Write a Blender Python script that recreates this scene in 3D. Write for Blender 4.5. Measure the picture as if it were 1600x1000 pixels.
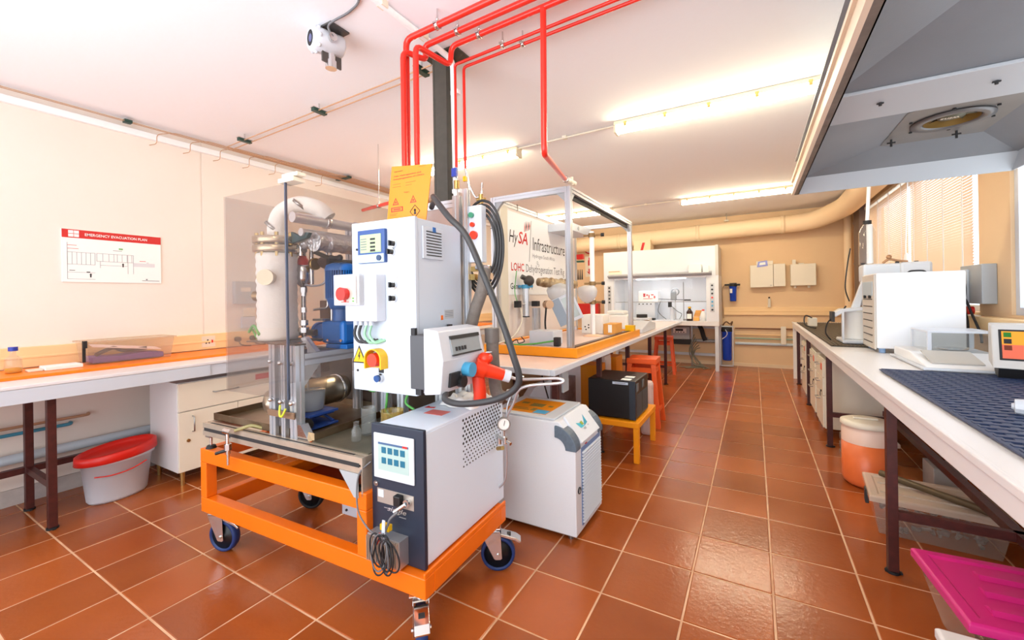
import bpy, math, random
from mathutils import Vector, Matrix
random.seed(11)
PI = math.pi
for o in list(bpy.data.objects):
    bpy.data.objects.remove(o, do_unlink=True)
SC = bpy.context.scene
COL = SC.collection

# ---------------------------------------------------------------- camera
YAW = math.atan(378 / 655.0); ROLL = math.radians(0.9)
fw = Vector((-math.sin(YAW), math.cos(YAW), 0)); rt = Vector((math.cos(YAW), math.sin(YAW), 0)); up = Vector((0, 0, 1))
R_ = rt * math.cos(ROLL) - up * math.sin(ROLL); U_ = rt * math.sin(ROLL) + up * math.cos(ROLL)
cam = bpy.data.cameras.new('camera'); cam.sensor_width = 36; cam.lens = 36 * 655 / 1600
cam.shift_y = -(500 - 464.94) / 1600; cam.clip_start = 0.05; cam.clip_end = 100
co = bpy.data.objects.new('camera', cam); COL.objects.link(co)
m = Matrix.Identity(4)
for i in range(3):
    m[i][0] = R_[i]; m[i][1] = U_[i]; m[i][2] = -fw[i]; m[i][3] = (0, 0, 1.36)[i]
co.matrix_world = m
SC.camera = co

# ---------------------------------------------------------------- world, exposure
SC.view_settings.view_transform = 'Standard'; SC.view_settings.look = 'None'
SC.view_settings.gamma = 1; SC.view_settings.use_curve_mapping = False
SC.view_settings.exposure = 0.42
W = bpy.data.worlds.new('world'); SC.world = W; W.use_nodes = True
bg = W.node_tree.nodes['Background']; bg.inputs[0].default_value = (0.86, 0.93, 1.0, 1); bg.inputs[1].default_value = 2.4
LAMP_E = 38.0          # emission of the ceiling tubes

ld = bpy.data.lights.new('added_ceiling_fill', 'AREA'); ld.shape = 'RECTANGLE'; ld.size = 4.5; ld.size_y = 1.6; ld.energy = 28; ld.spread = math.radians(100); ld.color = (0.95, 0.97, 1.0)  # soft fill light added behind the camera to brighten the ceiling
lo = bpy.data.objects.new('added_ceiling_fill', ld); COL.objects.link(lo); lo.location = (-1.3, -1.2, 1.7)
lo.rotation_euler = (Vector((-1.0, 3.6, 3.6)) - Vector((-1.3, -1.2, 1.7))).to_track_quat('-Z', 'Y').to_euler()
# ---------------------------------------------------------------- materials
def lin(c):
    c = c / 255.0
    return c / 12.92 if c <= 0.04045 else ((c + 0.055) / 1.055) ** 2.4
def rgb(c): return (lin(c[0]), lin(c[1]), lin(c[2]), 1)
MATS = {}
def mat(name, c, rough=0.5, metal=0.0, var=0.0, vscale=8.0, bump=0.0, bscale=60.0, emit=0, spec=0.5, c2=None, rvar=0.0, trans=0.0):
    if name in MATS: return MATS[name]
    M = bpy.data.materials.new(name); M.use_nodes = True; nt = M.node_tree; N = nt.nodes; L = nt.links
    b = N['Principled BSDF']
    b.inputs['Roughness'].default_value = rough; b.inputs['Metallic'].default_value = metal
    b.inputs['Specular IOR Level'].default_value = spec
    col = rgb(c); b.inputs['Base Color'].default_value = col
    tc = N.new('ShaderNodeTexCoord')
    if var or c2:
        n = N.new('ShaderNodeTexNoise'); n.inputs['Scale'].default_value = vscale; n.inputs['Detail'].default_value = 5
        r = N.new('ShaderNodeValToRGB'); r.color_ramp.elements[0].position = 0.35; r.color_ramp.elements[1].position = 0.68
        a = rgb(c2) if c2 else tuple(x * (1 - var) for x in col[:3]) + (1,)
        r.color_ramp.elements[0].color = a; r.color_ramp.elements[1].color = col
        L.new(tc.outputs['Object'], n.inputs['Vector']); L.new(n.outputs['Fac'], r.inputs['Fac']); L.new(r.outputs['Color'], b.inputs['Base Color'])
        if rvar:
            mr = N.new('ShaderNodeMapRange'); mr.inputs['To Min'].default_value = rough - rvar; mr.inputs['To Max'].default_value = rough + rvar
            L.new(n.outputs['Fac'], mr.inputs['Value']); L.new(mr.outputs['Result'], b.inputs['Roughness'])
    if bump:
        n2 = N.new('ShaderNodeTexNoise'); n2.inputs['Scale'].default_value = bscale; n2.inputs['Detail'].default_value = 3
        bp = N.new('ShaderNodeBump'); bp.inputs['Strength'].default_value = bump; bp.inputs['Distance'].default_value = 0.004
        L.new(tc.outputs['Object'], n2.inputs['Vector']); L.new(n2.outputs['Fac'], bp.inputs['Height']); L.new(bp.outputs['Normal'], b.inputs['Normal'])
    if emit:
        b.inputs['Emission Color'].default_value = col; b.inputs['Emission Strength'].default_value = emit
    if trans:
        b.inputs['Transmission Weight'].default_value = trans
    MATS[name] = M
    return M
def glass(name, tint, opac=0.05, gl=0.08, rough=0.02, dcol=None):
    """clear sheet: tinted transparency with a Fresnel coat, plus a little body colour"""
    M = bpy.data.materials.new(name); M.use_nodes = True; nt = M.node_tree; N = nt.nodes; L = nt.links
    N.remove(N['Principled BSDF']); out = N['Material Output']
    t = N.new('ShaderNodeBsdfTransparent'); t.inputs[0].default_value = rgb(tint)
    d = N.new('ShaderNodeBsdfDiffuse'); d.inputs[0].default_value = rgb(dcol or tint)
    g = N.new('ShaderNodeBsdfGlossy'); g.inputs['Roughness'].default_value = rough; g.inputs[0].default_value = (1, 1, 1, 1)
    m1 = N.new('ShaderNodeMixShader'); m1.inputs[0].default_value = opac; L.new(t.outputs[0], m1.inputs[1]); L.new(d.outputs[0], m1.inputs[2])
    f = N.new('ShaderNodeFresnel'); f.inputs[0].default_value = 1.3
    mu = N.new('ShaderNodeMath'); mu.operation = 'MULTIPLY'; mu.inputs[1].default_value = gl / 0.08; mu.use_clamp = True
    geo = N.new('ShaderNodeNewGeometry'); inv = N.new('ShaderNodeMath'); inv.operation = 'SUBTRACT'; inv.inputs[0].default_value = 1
    L.new(geo.outputs['Backfacing'], inv.inputs[1]); m0 = N.new('ShaderNodeMath'); m0.operation = 'MULTIPLY'
    L.new(f.outputs[0], m0.inputs[0]); L.new(inv.outputs[0], m0.inputs[1]); L.new(m0.outputs[0], mu.inputs[0])
    m2 = N.new('ShaderNodeMixShader'); L.new(mu.outputs[0], m2.inputs[0]); L.new(m1.outputs[0], m2.inputs[1]); L.new(g.outputs[0], m2.inputs[2])
    L.new(m2.outputs[0], out.inputs[0]); MATS[name] = M
    return M

ceil_m = mat('ceiling_paint', (246, 247, 252), 0.9, bump=0.25, bscale=25)
wall_m = mat('wall_peach', (242, 231, 221), 0.85, bump=0.12, bscale=40, var=0.03, vscale=2)
wallb_m = mat('wall_tan', (236, 203, 162), 0.85, bump=0.12, bscale=40, var=0.04, vscale=2)
base_m = mat('plinth_grey', (196, 188, 184), 0.7, var=0.2, vscale=14)
trunk_m = mat('trunking_peach', (250, 214, 160), 0.5)
grout_m = mat('grout', (236, 196, 158), 0.85, c2=(204, 156, 118), vscale=5)
white = mat('white_enamel', (210, 216, 226), 0.3)
white2 = mat('white_powder_coat', (208, 216, 227), 0.35)
lam = mat('white_laminate', (232, 230, 232), 0.3)
cream = mat('cream_plastic', (234, 226, 208), 0.45)
pink_lam = mat('pinkish_laminate', (246, 226, 218), 0.25)
brown = mat('brown_red_steel', (78, 30, 26), 0.45, var=0.35, vscale=30, bump=0.1)
orange = mat('orange_paint', (244, 116, 12), 0.32, var=0.06, vscale=6)
orange_y = mat('amber_paint', (250, 158, 18), 0.35, var=0.05)
orange_r = mat('stool_orange', (236, 92, 28), 0.4, var=0.1, vscale=10)
alu = mat('aluminium', (205, 208, 214), 0.32, 0.75)
alu_w = mat('warm_aluminium', (205, 190, 172), 0.35, 0.6, var=0.15, vscale=12)
chrome = mat('chrome', (215, 215, 215), 0.16, 1.0)
steel = mat('brushed_steel', (170, 168, 165), 0.3, 0.9, var=0.2, vscale=20)
tray_m = mat('stained_steel_tray', (148, 132, 110), 0.3, 0.75, c2=(104, 72, 44), vscale=5, rvar=0.12)
splash_m = mat('dull_steel_sheet', (112, 102, 96), 0.45, 0.55, c2=(84, 68, 54), vscale=4)
black = mat('black_plastic', (22, 22, 24), 0.4)
blackm = mat('black_cabinet', (14, 14, 18), 0.35, bump=0.3, bscale=300)
rubber = mat('rubber_black', (24, 24, 26), 0.7)
hose_m = mat('dark_hose', (52, 53, 56), 0.5)
greyhose = mat('grey_hose', (120, 112, 106), 0.7, var=0.2, vscale=40, bump=0.5, bscale=200)
navy = mat('navy_front', (34, 44, 62), 0.4)
bluetyre = mat('blue_rubber_tyre', (22, 52, 110), 0.5)
motorblue = mat('motor_blue', (18, 96, 172), 0.35)
jackblue = mat('jack_blue', (34, 66, 140), 0.4)
red = mat('red_paint', (214, 34, 24), 0.35)
pipe_red = mat('pipe_red', (222, 42, 28), 0.3)
plugred = mat('plug_red', (228, 56, 24), 0.35)
yellow = mat('yellow_plastic', (236, 186, 4), 0.35)
sign_y = mat('sign_yellow', (214, 130, 6), 0.4)
copper = mat('copper', (204, 166, 134), 0.4, 0.5)
brass = mat('brass', (190, 160, 100), 0.3, 0.9)
galv = mat('canopy_grey', (132, 137, 144), 0.5, 0.25, var=0.10, vscale=3, bump=0.1, bscale=150)
galv_l = mat('canopy_light', (184, 190, 196), 0.5, 0.1)
steelcol = mat('column_grey', (70, 66, 58), 0.6, var=0.2, vscale=20)
insul = mat('white_insulation', (238, 236, 230), 0.9, bump=0.8, bscale=40)
foil = mat('foil', (225, 228, 232), 0.3, 0.75, bump=2.0, bscale=60)
purple = mat('purple_felt', (112, 84, 168), 0.7)
pink = mat('magenta_lid', (206, 34, 124), 0.35)
sealblue = mat('cap_blue', (40, 62, 170), 0.4)
skyblue = mat('light_blue', (70, 160, 205), 0.4)
greypl = mat('grey_plastic', (170, 175, 180), 0.4)
chgrey = mat('chiller_grey_blue', (96, 112, 128), 0.45, var=0.15, vscale=60)
slotm = mat('slot_dark', (40, 40, 42), 0.6)
ink = mat('ink_black', (34, 34, 38), 0.6)
inkg = mat('ink_grey', (120, 122, 128), 0.6)
inkr = mat('ink_red', (208, 44, 40), 0.6)
green = mat('green_wire', (90, 170, 80), 0.5)
teal = mat('teal_pipe', (70, 150, 180), 0.4)
ppipe = mat('pale_pipe', (196, 210, 222), 0.4)
paper = mat('paper', (248, 248, 246), 0.7)
card = mat('cardboard', (222, 160, 80), 0.8)
orangeliq = mat('orange_liquid', (232, 116, 60), 0.35)
drum_m = mat('drum_plastic', (246, 190, 150), 0.4)
brownglass = mat('brown_glass', (52, 26, 20), 0.2)
bluefilter = mat('filter_blue', (24, 70, 190), 0.25)
mat_m = mat('rubber_mat', (34, 50, 86), 0.5)
mat_b = mat('brown_rubber_mat', (52, 42, 32), 0.6)
duct_m = mat('duct_paint', (246, 218, 180), 0.6)
screen_b = mat('screen_pale', (170, 194, 190), 0.3, emit=0.05)
screen_g = mat('screen_green', (168, 196, 146), 0.3, emit=0.05)
screen_o = mat('screen_amber', (236, 160, 50), 0.3, emit=0.1)
screen_p = mat('screen_coral', (226, 110, 84), 0.3, emit=0.1)
icon_b = mat('icon_teal', (20, 104, 134), 0.4, emit=0.02)
lampm = mat('tube_glow', (255, 240, 205), 0.5, emit=LAMP_E)
lamph = mat('lamp_housing', (238, 226, 196), 0.5)
acry = glass('acrylic_sheet', (238, 235, 234), 0.05, 0.10, dcol=(205, 196, 190))
acry_edge = mat('acrylic_edge', (70, 78, 96), 0.2)
clear = glass('clear_glass', (244, 246, 246), 0.06, 0.16, dcol=(230, 232, 232))
pane_m = glass('window_glass', (250, 250, 250), 0.02, 0.08)
frost = glass('milky_plastic', (236, 238, 242), 0.5, 0.06, 0.2, dcol=(236, 238, 242))
frostc = glass('cloudy_crate_plastic', (240, 232, 222), 0.17, 0.07, 0.15, dcol=(240, 226, 214))
water = glass('bucket_water', (190, 214, 238), 0.5, 0.06, dcol=(176, 206, 238))
bright = mat('white_liner', (250, 252, 255), 0.5)
blind_m = mat('blind_slat', (242, 214, 186), 0.55)
# let a share of daylight through the slats
nt = blind_m.node_tree; pb = nt.nodes['Principled BSDF']
tl = nt.nodes.new('ShaderNodeBsdfTranslucent'); tl.inputs[0].default_value = rgb((244, 214, 180))
mx = nt.nodes.new('ShaderNodeMixShader'); mx.inputs[0].default_value = 0.10
nt.links.new(pb.outputs[0], mx.inputs[1]); nt.links.new(tl.outputs[0], mx.inputs[2]); nt.links.new(mx.outputs[0], nt.nodes['Material Output'].inputs[0])
# terracotta tile: worn glaze, each tile a shade of its own
tile_m = mat('terracotta_tile', (172, 90, 40), 0.20, c2=(150, 74, 30), vscale=1.3, bump=0.25, bscale=45, rvar=0.08)
nt = tile_m.node_tree; pb = nt.nodes['Principled BSDF']; oi = nt.nodes.new('ShaderNodeObjectInfo')
hs = nt.nodes.new('ShaderNodeHueSaturation'); mr = nt.nodes.new('ShaderNodeMapRange'); mr.inputs['To Min'].default_value = 0.82; mr.inputs['To Max'].default_value = 1.15
src = pb.inputs['Base Color'].links[0].from_socket
nt.links.new(oi.outputs['Random'], mr.inputs['Value']); nt.links.new(mr.outputs['Result'], hs.inputs['Value'])
nt.links.new(src, hs.inputs['Color']); nt.links.new(hs.outputs['Color'], pb.inputs['Base Color'])

# ---------------------------------------------------------------- mesh builder
class MB:
    def __init__(s):
        s.v = []; s.f = []; s.mi = []; s.sm = []; s.cur = 0; s.M = None
    def add(s, vs, fs, smooth=False):
        n = len(s.v)
        for p in vs:
            p = Vector(p)
            s.v.append(s.M @ p if s.M else p)
        for f in fs:
            s.f.append([n + i for i in f]); s.mi.append(s.cur); s.sm.append(smooth)
        return s
    def box(s, x0, x1, y0, y1, z0, z1):
        vs = [(x, y, z) for x in (x0, x1) for y in (y0, y1) for z in (z0, z1)]
        return s.add(vs, [(0, 1, 3, 2), (4, 6, 7, 5), (0, 4, 5, 1), (2, 3, 7, 6), (0, 2, 6, 4), (1, 5, 7, 3)])
    def prism(s, poly, o, u, v, w):
        """poly in the u,v plane from o, swept along vector w"""
        o, u, v, w = Vector(o), Vector(u), Vector(v), Vector(w); n = len(poly)
        a = [o + u * p[0] + v * p[1] for p in poly]
        vs = a + [p + w for p in a]
        fs = [list(range(n))[::-1], list(range(n, 2 * n))] + [(i, (i + 1) % n, n + (i + 1) % n, n + i) for i in range(n)]
        return s.add(vs, fs)
    def quad(s, a, b, c, d): return s.add([a, b, c, d], [(0, 1, 2, 3)])
    def cyl(s, p0, p1, r0, r1=None, n=14, cap=True, smooth=True):
        p0, p1 = Vector(p0), Vector(p1); r1 = r0 if r1 is None else r1
        d = (p1 - p0).normalized(); a = d.orthogonal().normalized(); b = d.cross(a)
        vs = []
        for p, r in ((p0, r0), (p1, r1)):
            for i in range(n):
                t = 2 * PI * i / n; vs.append(p + a * (r * math.cos(t)) + b * (r * math.sin(t)))
        s.add(vs, [(i, (i + 1) % n, n + (i + 1) % n, n + i) for i in range(n)], smooth)
        if cap:
            s.add(vs[:n], [list(range(n))[::-1]]); s.add(vs[n:], [list(range(n))])
        return s
    def lathe(s, prof, c, axis=(0, 0, 1), n=24, smooth=True):
        c = Vector(c); d = Vector(axis).normalized(); a = d.orthogonal().normalized(); b = d.cross(a); vs = []
        for r, z in prof:
            for i in range(n):
                t = 2 * PI * i / n; vs.append(c + d * z + a * (r * math.cos(t)) + b * (r * math.sin(t)))
        fs = []
        for k in range(len(prof) - 1):
            for i in range(n):
                fs.append((k * n + i, k * n + (i + 1) % n, (k + 1) * n + (i + 1) % n, (k + 1) * n + i))
        return s.add(vs, fs, smooth)
    def tube(s, pts, r, n=8, curve=True, closed=False, steps=8):
        P = [Vector(p) for p in pts]
        if curve and len(P) > 2:
            Q = []
            m = len(P)
            for i in range(m - 1):
                p0 = P[max(i - 1, 0)]; p1 = P[i]; p2 = P[i + 1]; p3 = P[min(i + 2, m - 1)]
                for k in range(steps):
                    t = k / steps
                    Q.append(0.5 * ((2 * p1) + (p2 - p0) * t + (2 * p0 - 5 * p1 + 4 * p2 - p3) * t * t + (3 * p1 - p0 - 3 * p2 + p3) * t ** 3))
            Q.append(P[-1]); P = Q
        m = len(P); d = (P[1] - P[0]).normalized(); a = d.orthogonal().normalized(); vs = []
        for i, p in enumerate(P):
            nd = (P[min(i + 1, m - 1)] - P[max(i - 1, 0)]).normalized()
            a = (a - nd * a.dot(nd)).normalized(); b = nd.cross(a)
            for k in range(n):
                t = 2 * PI * k / n; vs.append(p + a * (r * math.cos(t)) + b * (r * math.sin(t)))
        fs = [(i * n + k, i * n + (k + 1) % n, (i + 1) * n + (k + 1) % n, (i + 1) * n + k) for i in range(m - 1) for k in range(n)]
        s.add(vs, fs, True); s.add(vs[:n], [list(range(n))[::-1]]); s.add(vs[-n:], [list(range(n))])
        return s
    def pipe(s, pts, r, n=10, br=None):
        """straight pipe run with rounded elbows"""
        P = [Vector(p) for p in pts]; br = br or r * 2.6; Q = [P[0]]
        for i in range(1, len(P) - 1):
            a, b, c = P[i - 1], P[i], P[i + 1]; u = (a - b).normalized(); w = (c - b).normalized()
            k = min(br, (a - b).length * 0.45, (c - b).length * 0.45)
            for t in (0, .25, .5, .75, 1):
                Q.append((1 - t) ** 2 * (b + u * k) + 2 * t * (1 - t) * b + t * t * (b + w * k))
        Q.append(P[-1])
        return s.tube(Q, r, n, curve=False)
    def ext(s, p0, p1, w=0.04, h=None, side=None):
        """slotted aluminium profile"""
        p0, p1 = Vector(p0), Vector(p1); h = h or w; d = (p1 - p0)
        dn = d.normalized(); u = Vector(side) if side else (Vector((1, 0, 0)) if abs(dn.x) < .9 else Vector((0, 1, 0)))
        v = dn.cross(u).normalized(); u = v.cross(dn).normalized()
        a, b, g, t = w / 2, h / 2, min(w, h) * 0.11, min(w, h) * 0.14
        poly = [(-a, -b), (-g, -b), (-g, -b + t), (g, -b + t), (g, -b), (a, -b), (a, -g), (a - t, -g), (a - t, g), (a, g), (a, b),
                (g, b), (g, b - t), (-g, b - t), (-g, b), (-a, b), (-a, g), (-a + t, g), (-a + t, -g), (-a, -g)]
        return s.prism(poly, p0, u, v, d)
    def sphere(s, c, r, n=14, m=8, sz=1.0):
        prof = [(max(1e-5, r * math.sin(PI * k / m)), -r * sz * math.cos(PI * k / m)) for k in range(m + 1)]
        return s.lathe(prof, c, n=n)

# frames: W = room, T = the trolley's own axes
TH = math.radians(2.6); TO = Vector((-2.621, 1.121, 0))
TM = Matrix.Translation(TO) @ Matrix.Rotation(TH, 4, 'Z')
def link_mesh(name, mb, mats, off, parent=None, bevel=0.0, kind=None, label=None):
    me = bpy.data.meshes.new(name)
    me.from_pydata([tuple(p - off) for p in mb.v], [], mb.f)
    for mm in (mats if isinstance(mats, (list, tuple)) else [mats]): me.materials.append(mm)
    me.polygons.foreach_set('material_index', mb.mi); me.polygons.foreach_set('use_smooth', mb.sm)
    me.update()
    o = bpy.data.objects.new(name, me); COL.objects.link(o)
    if parent is not None: o.parent = parent
    if bevel:
        b = o.modifiers.new('bevel', 'BEVEL'); b.width = bevel; b.segments = 2; b.limit_method = 'ANGLE'; b.angle_limit = math.radians(40)
    if kind: o['kind'] = kind
    if label: o['label'] = label
    return o
class Thing:
    def __init__(s, name, label, cat, base, frame='W', group=None):
        s.off = Vector(base); e = bpy.data.objects.new(name, None); COL.objects.link(e); e.empty_display_size = 0.1
        if frame == 'T':
            e.location = TM @ s.off; e.rotation_euler = (0, 0, TH)
        else: e.location = s.off
        e['label'] = label; e['category'] = cat
        if group: e['group'] = group
        s.e = e
    def part(s, name, mb, mats, parent=None, bevel=0.0, kind=None, label=None):
        return link_mesh(name, mb, mats, s.off, parent or s.e, bevel, kind, label)
def single(name, label, cat, mb, mats, base, frame='W', bevel=0.0, group=None, kind=None):
    off = Vector(base); o = link_mesh(name, mb, mats, off, None, bevel, kind)
    if frame == 'T':
        o.location = TM @ off; o.rotation_euler = (0, 0, TH)
    else: o.location = off
    o['label'] = label; o['category'] = cat
    if group: o['group'] = group
    return o
def struct(name, mb, mats, bevel=0.0, parent=None):
    o = link_mesh(name, mb, mats, Vector((0, 0, 0)), parent, bevel)
    if parent is None: o['kind'] = 'structure'
    return o
def tmesh(text, o, u, v, height=None, width=None, shear=0.0, bold=0.0, mb=None, center=False):
    """lettering laid on a surface: o = lower left corner, u/v = reading and up directions"""
    cu = bpy.data.curves.new('txt', 'FONT'); cu.body = text; cu.resolution_u = 2; cu.offset = bold; cu.shear = shear
    ob = bpy.data.objects.new('txt', cu); COL.objects.link(ob)
    me = bpy.data.meshes.new_from_object(ob.evaluated_get(bpy.context.evaluated_depsgraph_get()))
    bpy.data.objects.remove(ob, do_unlink=True)
    vs = [p.co.copy() for p in me.vertices]; fs = [list(p.vertices) for p in me.polygons]; bpy.data.meshes.remove(me)
    x0 = min(p.x for p in vs); x1 = max(p.x for p in vs); y0 = min(p.y for p in vs); y1 = max(p.y for p in vs)
    sy = height / (y1 - y0) if height else None; sx = width / (x1 - x0) if width else sy
    if sy is None: sy = sx
    o, u, v = Vector(o), Vector(u).normalized(), Vector(v).normalized()
    if center: o = o - u * ((x1 - x0) * sx / 2)
    mb = mb or MB()
    mb.add([o + u * ((p.x - x0) * sx) + v * ((p.y - y0) * sy) for p in vs], fs)
    return mb
X, Y, Z = Vector((1, 0, 0)), Vector((0, 1, 0)), Vector((0, 0, 1))
# ================================================================= THE ROOM
XL = [-4.39, -4.21, -3.885, -3.56, -3.255, -2.93, -2.605, -2.285, -1.96, -1.636, -1.295, -.96, -.627, -.28, .057, .41, .75, 1.09, 1.43, 1.5]
YL = [-1.5, -1.34, -.98, -.62, -.27, .08, .43, .775, 1.12, 1.50, 1.86, 2.22, 2.575, 2.95, 3.285, 3.63, 3.96, 4.345, 4.73, 5.1, 5.46, 5.82, 6.18, 6.54, 6.90, 7.26, 7.62, 7.98, 8.34, 8.70, 9.02]
g = MB(); g.box(-4.6, 1.7, -1.5, 9.2, -0.1, -0.0025)
floor = struct('floor', g, grout_m)
far = MB()
for i in range(len(XL) - 1):
    for j in range(len(YL) - 1):
        a = 0.0045
        x0, x1, y0, y1 = XL[i] + a, XL[i + 1] - a, YL[j] + a, YL[j + 1] - a
        vis = -0.75 < math.atan2(-(x0 + x1) / 2, (y0 + y1) / 2 + 0.4) - 0 < 1.5 and y1 > 0
        b = MB(); dz = random.uniform(-0.0006, 0.0006); e = 0.003
        b.add([(x0, y0, -.004), (x1, y0, -.004), (x1, y1, -.004), (x0, y1, -.004), (x0, y0, dz - e / 2), (x1, y0, dz - e / 2), (x1, y1, dz - e / 2), (x0, y1, dz - e / 2),
               (x0 + e, y0 + e, dz), (x1 - e, y0 + e, dz), (x1 - e, y1 - e, dz), (x0 + e, y1 - e, dz)],
              [(0, 1, 5, 4), (1, 2, 6, 5), (2, 3, 7, 6), (3, 0, 4, 7), (4, 5, 9, 8), (5, 6, 10, 9), (6, 7, 11, 10), (7, 4, 8, 11), (8, 9, 10, 11)])
        if y1 < 5.2 and vis and y1 > 0.3:
            link_mesh('tile', b, tile_m, Vector((0, 0, 0)), floor)
        else:
            far.add(b.v, b.f)
link_mesh('distant_tiles', far, tile_m, Vector((0, 0, 0)), floor, kind='stuff')

b = MB(); b.box(-4.6, 1.7, -1.5, 9.2, 2.85, 2.95); struct('ceiling', b, ceil_m)
b = MB()
for y0, y1 in ((-1.5, 1.915), (1.925, 4.2), (4.21, 9.2)): b.box(-4.55, -4.39, y0, y1, 0, 2.85)
b.box(-4.55, -4.395, -1.5, 9.2, 0, 2.85); struct('wall_left', b, wall_m)
b = MB(); b.box(-4.39, 1.66, 9.02, 9.2, 0, 2.85); struct('wall_back', b, wallb_m)
b = MB()
b.box(1.5, 1.66, -1.5, 9.02, 0, 1.19); b.box(1.5, 1.66, -1.5, 9.02, 2.62, 2.85); b.box(1.5, 1.66, 4.12, 4.58, 1.19, 2.62)
b.box(1.5, 1.66, 8.02, 9.02, 1.19, 2.62); b.box(1.5, 1.66, -1.5, 1.0, 1.19, 2.62); struct('wall_right', b, wallb_m)
b = MB(); b.box(-4.39, -4.375, -1.5, 9.02, 0, .11); struct('baseboard_left', b, base_m)
b = MB(); b.box(-4.37, 1.5, 9.0, 9.02, 0, .06); struct('baseboard_back', b, mat('baseboard_cream', (238, 214, 180), .6))
def trunking(name, a, c, axis, side):
    t = MB()
    for z0, z1, d in ((0, 1, .045), (.44, .56, .05)):
        if axis == 'y': t.box(min(side, side + d if side < 0 else side - d), max(side, side + d if side < 0 else side - d), a, c, .93 + .14 * z0, .93 + .14 * z1)
        else: t.box(a, c, side - d, side, .965 + .145 * z0, .965 + .145 * z1)
    struct(name, t, trunk_m, bevel=.003)
trunking('trim_1', -1.5, 8.9, 'y', -4.39)
trunking('trim_2', -.5, 1.45, 'x', 9.02)
b = MB(); b.box(1.40, 1.5, 1.0, 8.95, 1.04, 1.17); struct('trim_3', b, trunk_m, bevel=.004)

# windows of the right wall
fr = MB()
for y0, y1 in ((4.58, 4.63), (6.28, 6.33), (7.97, 8.02)): fr.box(1.57, 1.62, y0, y1, 1.19, 2.62)
for z0, z1 in ((1.19, 1.24), (2.57, 2.62)): fr.box(1.57, 1.62, 4.63, 7.97, z0, z1)
w1 = struct('window_1', fr, white)
b = MB(); b.box(1.593, 1.597, 4.63, 7.97, 1.24, 2.57); link_mesh('pane', b, pane_m, Vector(), w1)
fr = MB()
for y0, y1 in ((1.0, 1.05), (4.07, 4.12)): fr.box(1.52, 1.56, y0, y1, 1.19, 2.62)
for z0, z1 in ((1.19, 1.24), (2.57, 2.62)): fr.box(1.52, 1.56, 1.05, 4.07, z0, z1)
w2 = struct('window_2', fr, white)
b = MB(); b.box(1.538, 1.542, 1.05, 4.07, 1.24, 2.57); link_mesh('pane', b, pane_m, Vector(), w2)

# venetian blinds, slats nearly shut
def blind(y0, y1, label, sag):
    t = Thing('venetian_blind', label, 'blind', (1.47, (y0 + y1) / 2, 2.6), group='peach venetian blinds on the right window')
    b = MB(); b.box(1.44, 1.49, y0, y1, 2.58, 2.615); t.part('head_rail', b, cream)
    b = MB(); n = 54
    for k in range(n):
        z = 1.30 + k * (2.57 - 1.30) / n; h = .0142; a = math.radians(67)
        dx, dz = math.cos(a) * h, math.sin(a) * h
        b.quad((1.465 - dx, y0 + .01, z - dz), (1.465 - dx, y1 - .01, z - dz), (1.465 + dx, y1 - .01, z + dz), (1.465 + dx, y0 + .01, z + dz))
    t.part('slats', b, blind_m, kind='stuff')
    b = MB(); b.box(1.452, 1.478, y0 + .01, y1 - .01, 1.275, 1.29); t.part('bottom_rail', b, blind_m)
    for f in (.1, .36, .62, .88):
        b = MB(); y = y0 + (y1 - y0) * f; b.box(1.446, 1.449, y - .012, y + .012, 1.28, 2.58); t.part('ladder_tape', b, bright)
    return t
blind(4.55, 6.055, 'peach venetian blind nearest the camera, behind the big white instrument', 0)
blind(6.095, 8.04, 'peach venetian blind farther from the camera, behind the stand column', 0)
b = MB(); b.tube([(1.455, 6.075, 2.60), (1.44, 6.075, 2.1), (1.435, 6.09, 1.8), (1.44, 6.07, 1.32)], .006); b.lathe([(.0, -.1), (.02, -.08), (.026, 0), (.018, .08), (0, .1)], (1.44, 6.085, 1.68))
single('blind_cord', 'white cord and tassel hanging in gap between the two blinds', 'cord', b, bright, (1.44, 6.08, 2.55))

# pipes on back wall and in the right corner
t = Thing('ventilation_duct', 'fat peach painted duct running along top of the back wall', 'duct', (-1.5, 8.7, 2.52))
b = MB(); b.pipe([(-4.3, 8.7, 2.46), (.88, 8.7, 2.565), (1.22, 8.1, 2.66), (1.22, 4.3, 2.68)], .148, n=28, br=.3); t.part('duct_pipe', b, duct_m)
for x in (-2.4, -.9, .45):
    b = MB(); b.lathe([(.15, -.03), (.157, -.03), (.157, .03), (.15, .03)], (x, 8.7, 2.565 - (.85 - x) * .0204), (1, 0, .0204), n=28); t.part('joint_collar', b, duct_m)
b = MB(); b.cyl((-.42, 8.7, 2.85), (-.42, 8.7, 2.7), .006); t.part('hanger', b, steel)
b = MB(); b.cyl((-.42, 8.7, 2.705), (-.42, 8.7, 2.73), .04); t.part('hanger_cap', b, cream)
t = Thing('duct_riser', 'square tan duct stub rising from top of the fume hood', 'duct', (-1.9, 8.6, 2.23))
b = MB(); b.box(-2.06, -1.74, 8.45, 8.8, 2.235, 2.45); t.part('shaft', b, duct_m)
b = MB(); b.prism([(0, 0), (.05, 0), (.09, .15), (.04, .15)], (-1.93, 8.449, 2.25), X, Z, (0, -.004, 0)); t.part('red_arrow_sticker', b, inkr)
b = MB(); b.cyl((1.37, 8.88, 0), (1.37, 8.88, 2.85), .055, n=16); single('wall_riser_pipe', 'thick peach vertical pipe in the far right corner', 'pipe', b, duct_m, (1.37, 8.88, 0))
t = Thing('wall_riser_pipe', 'thin shiny vertical pipe beside the thick peach corner pipe', 'pipe', (1.44, 8.6, 0))
b = MB(); b.cyl((1.44, 8.6, 0), (1.44, 8.6, 2.85), .03, n=14); t.part('pipe', b, cream)
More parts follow.
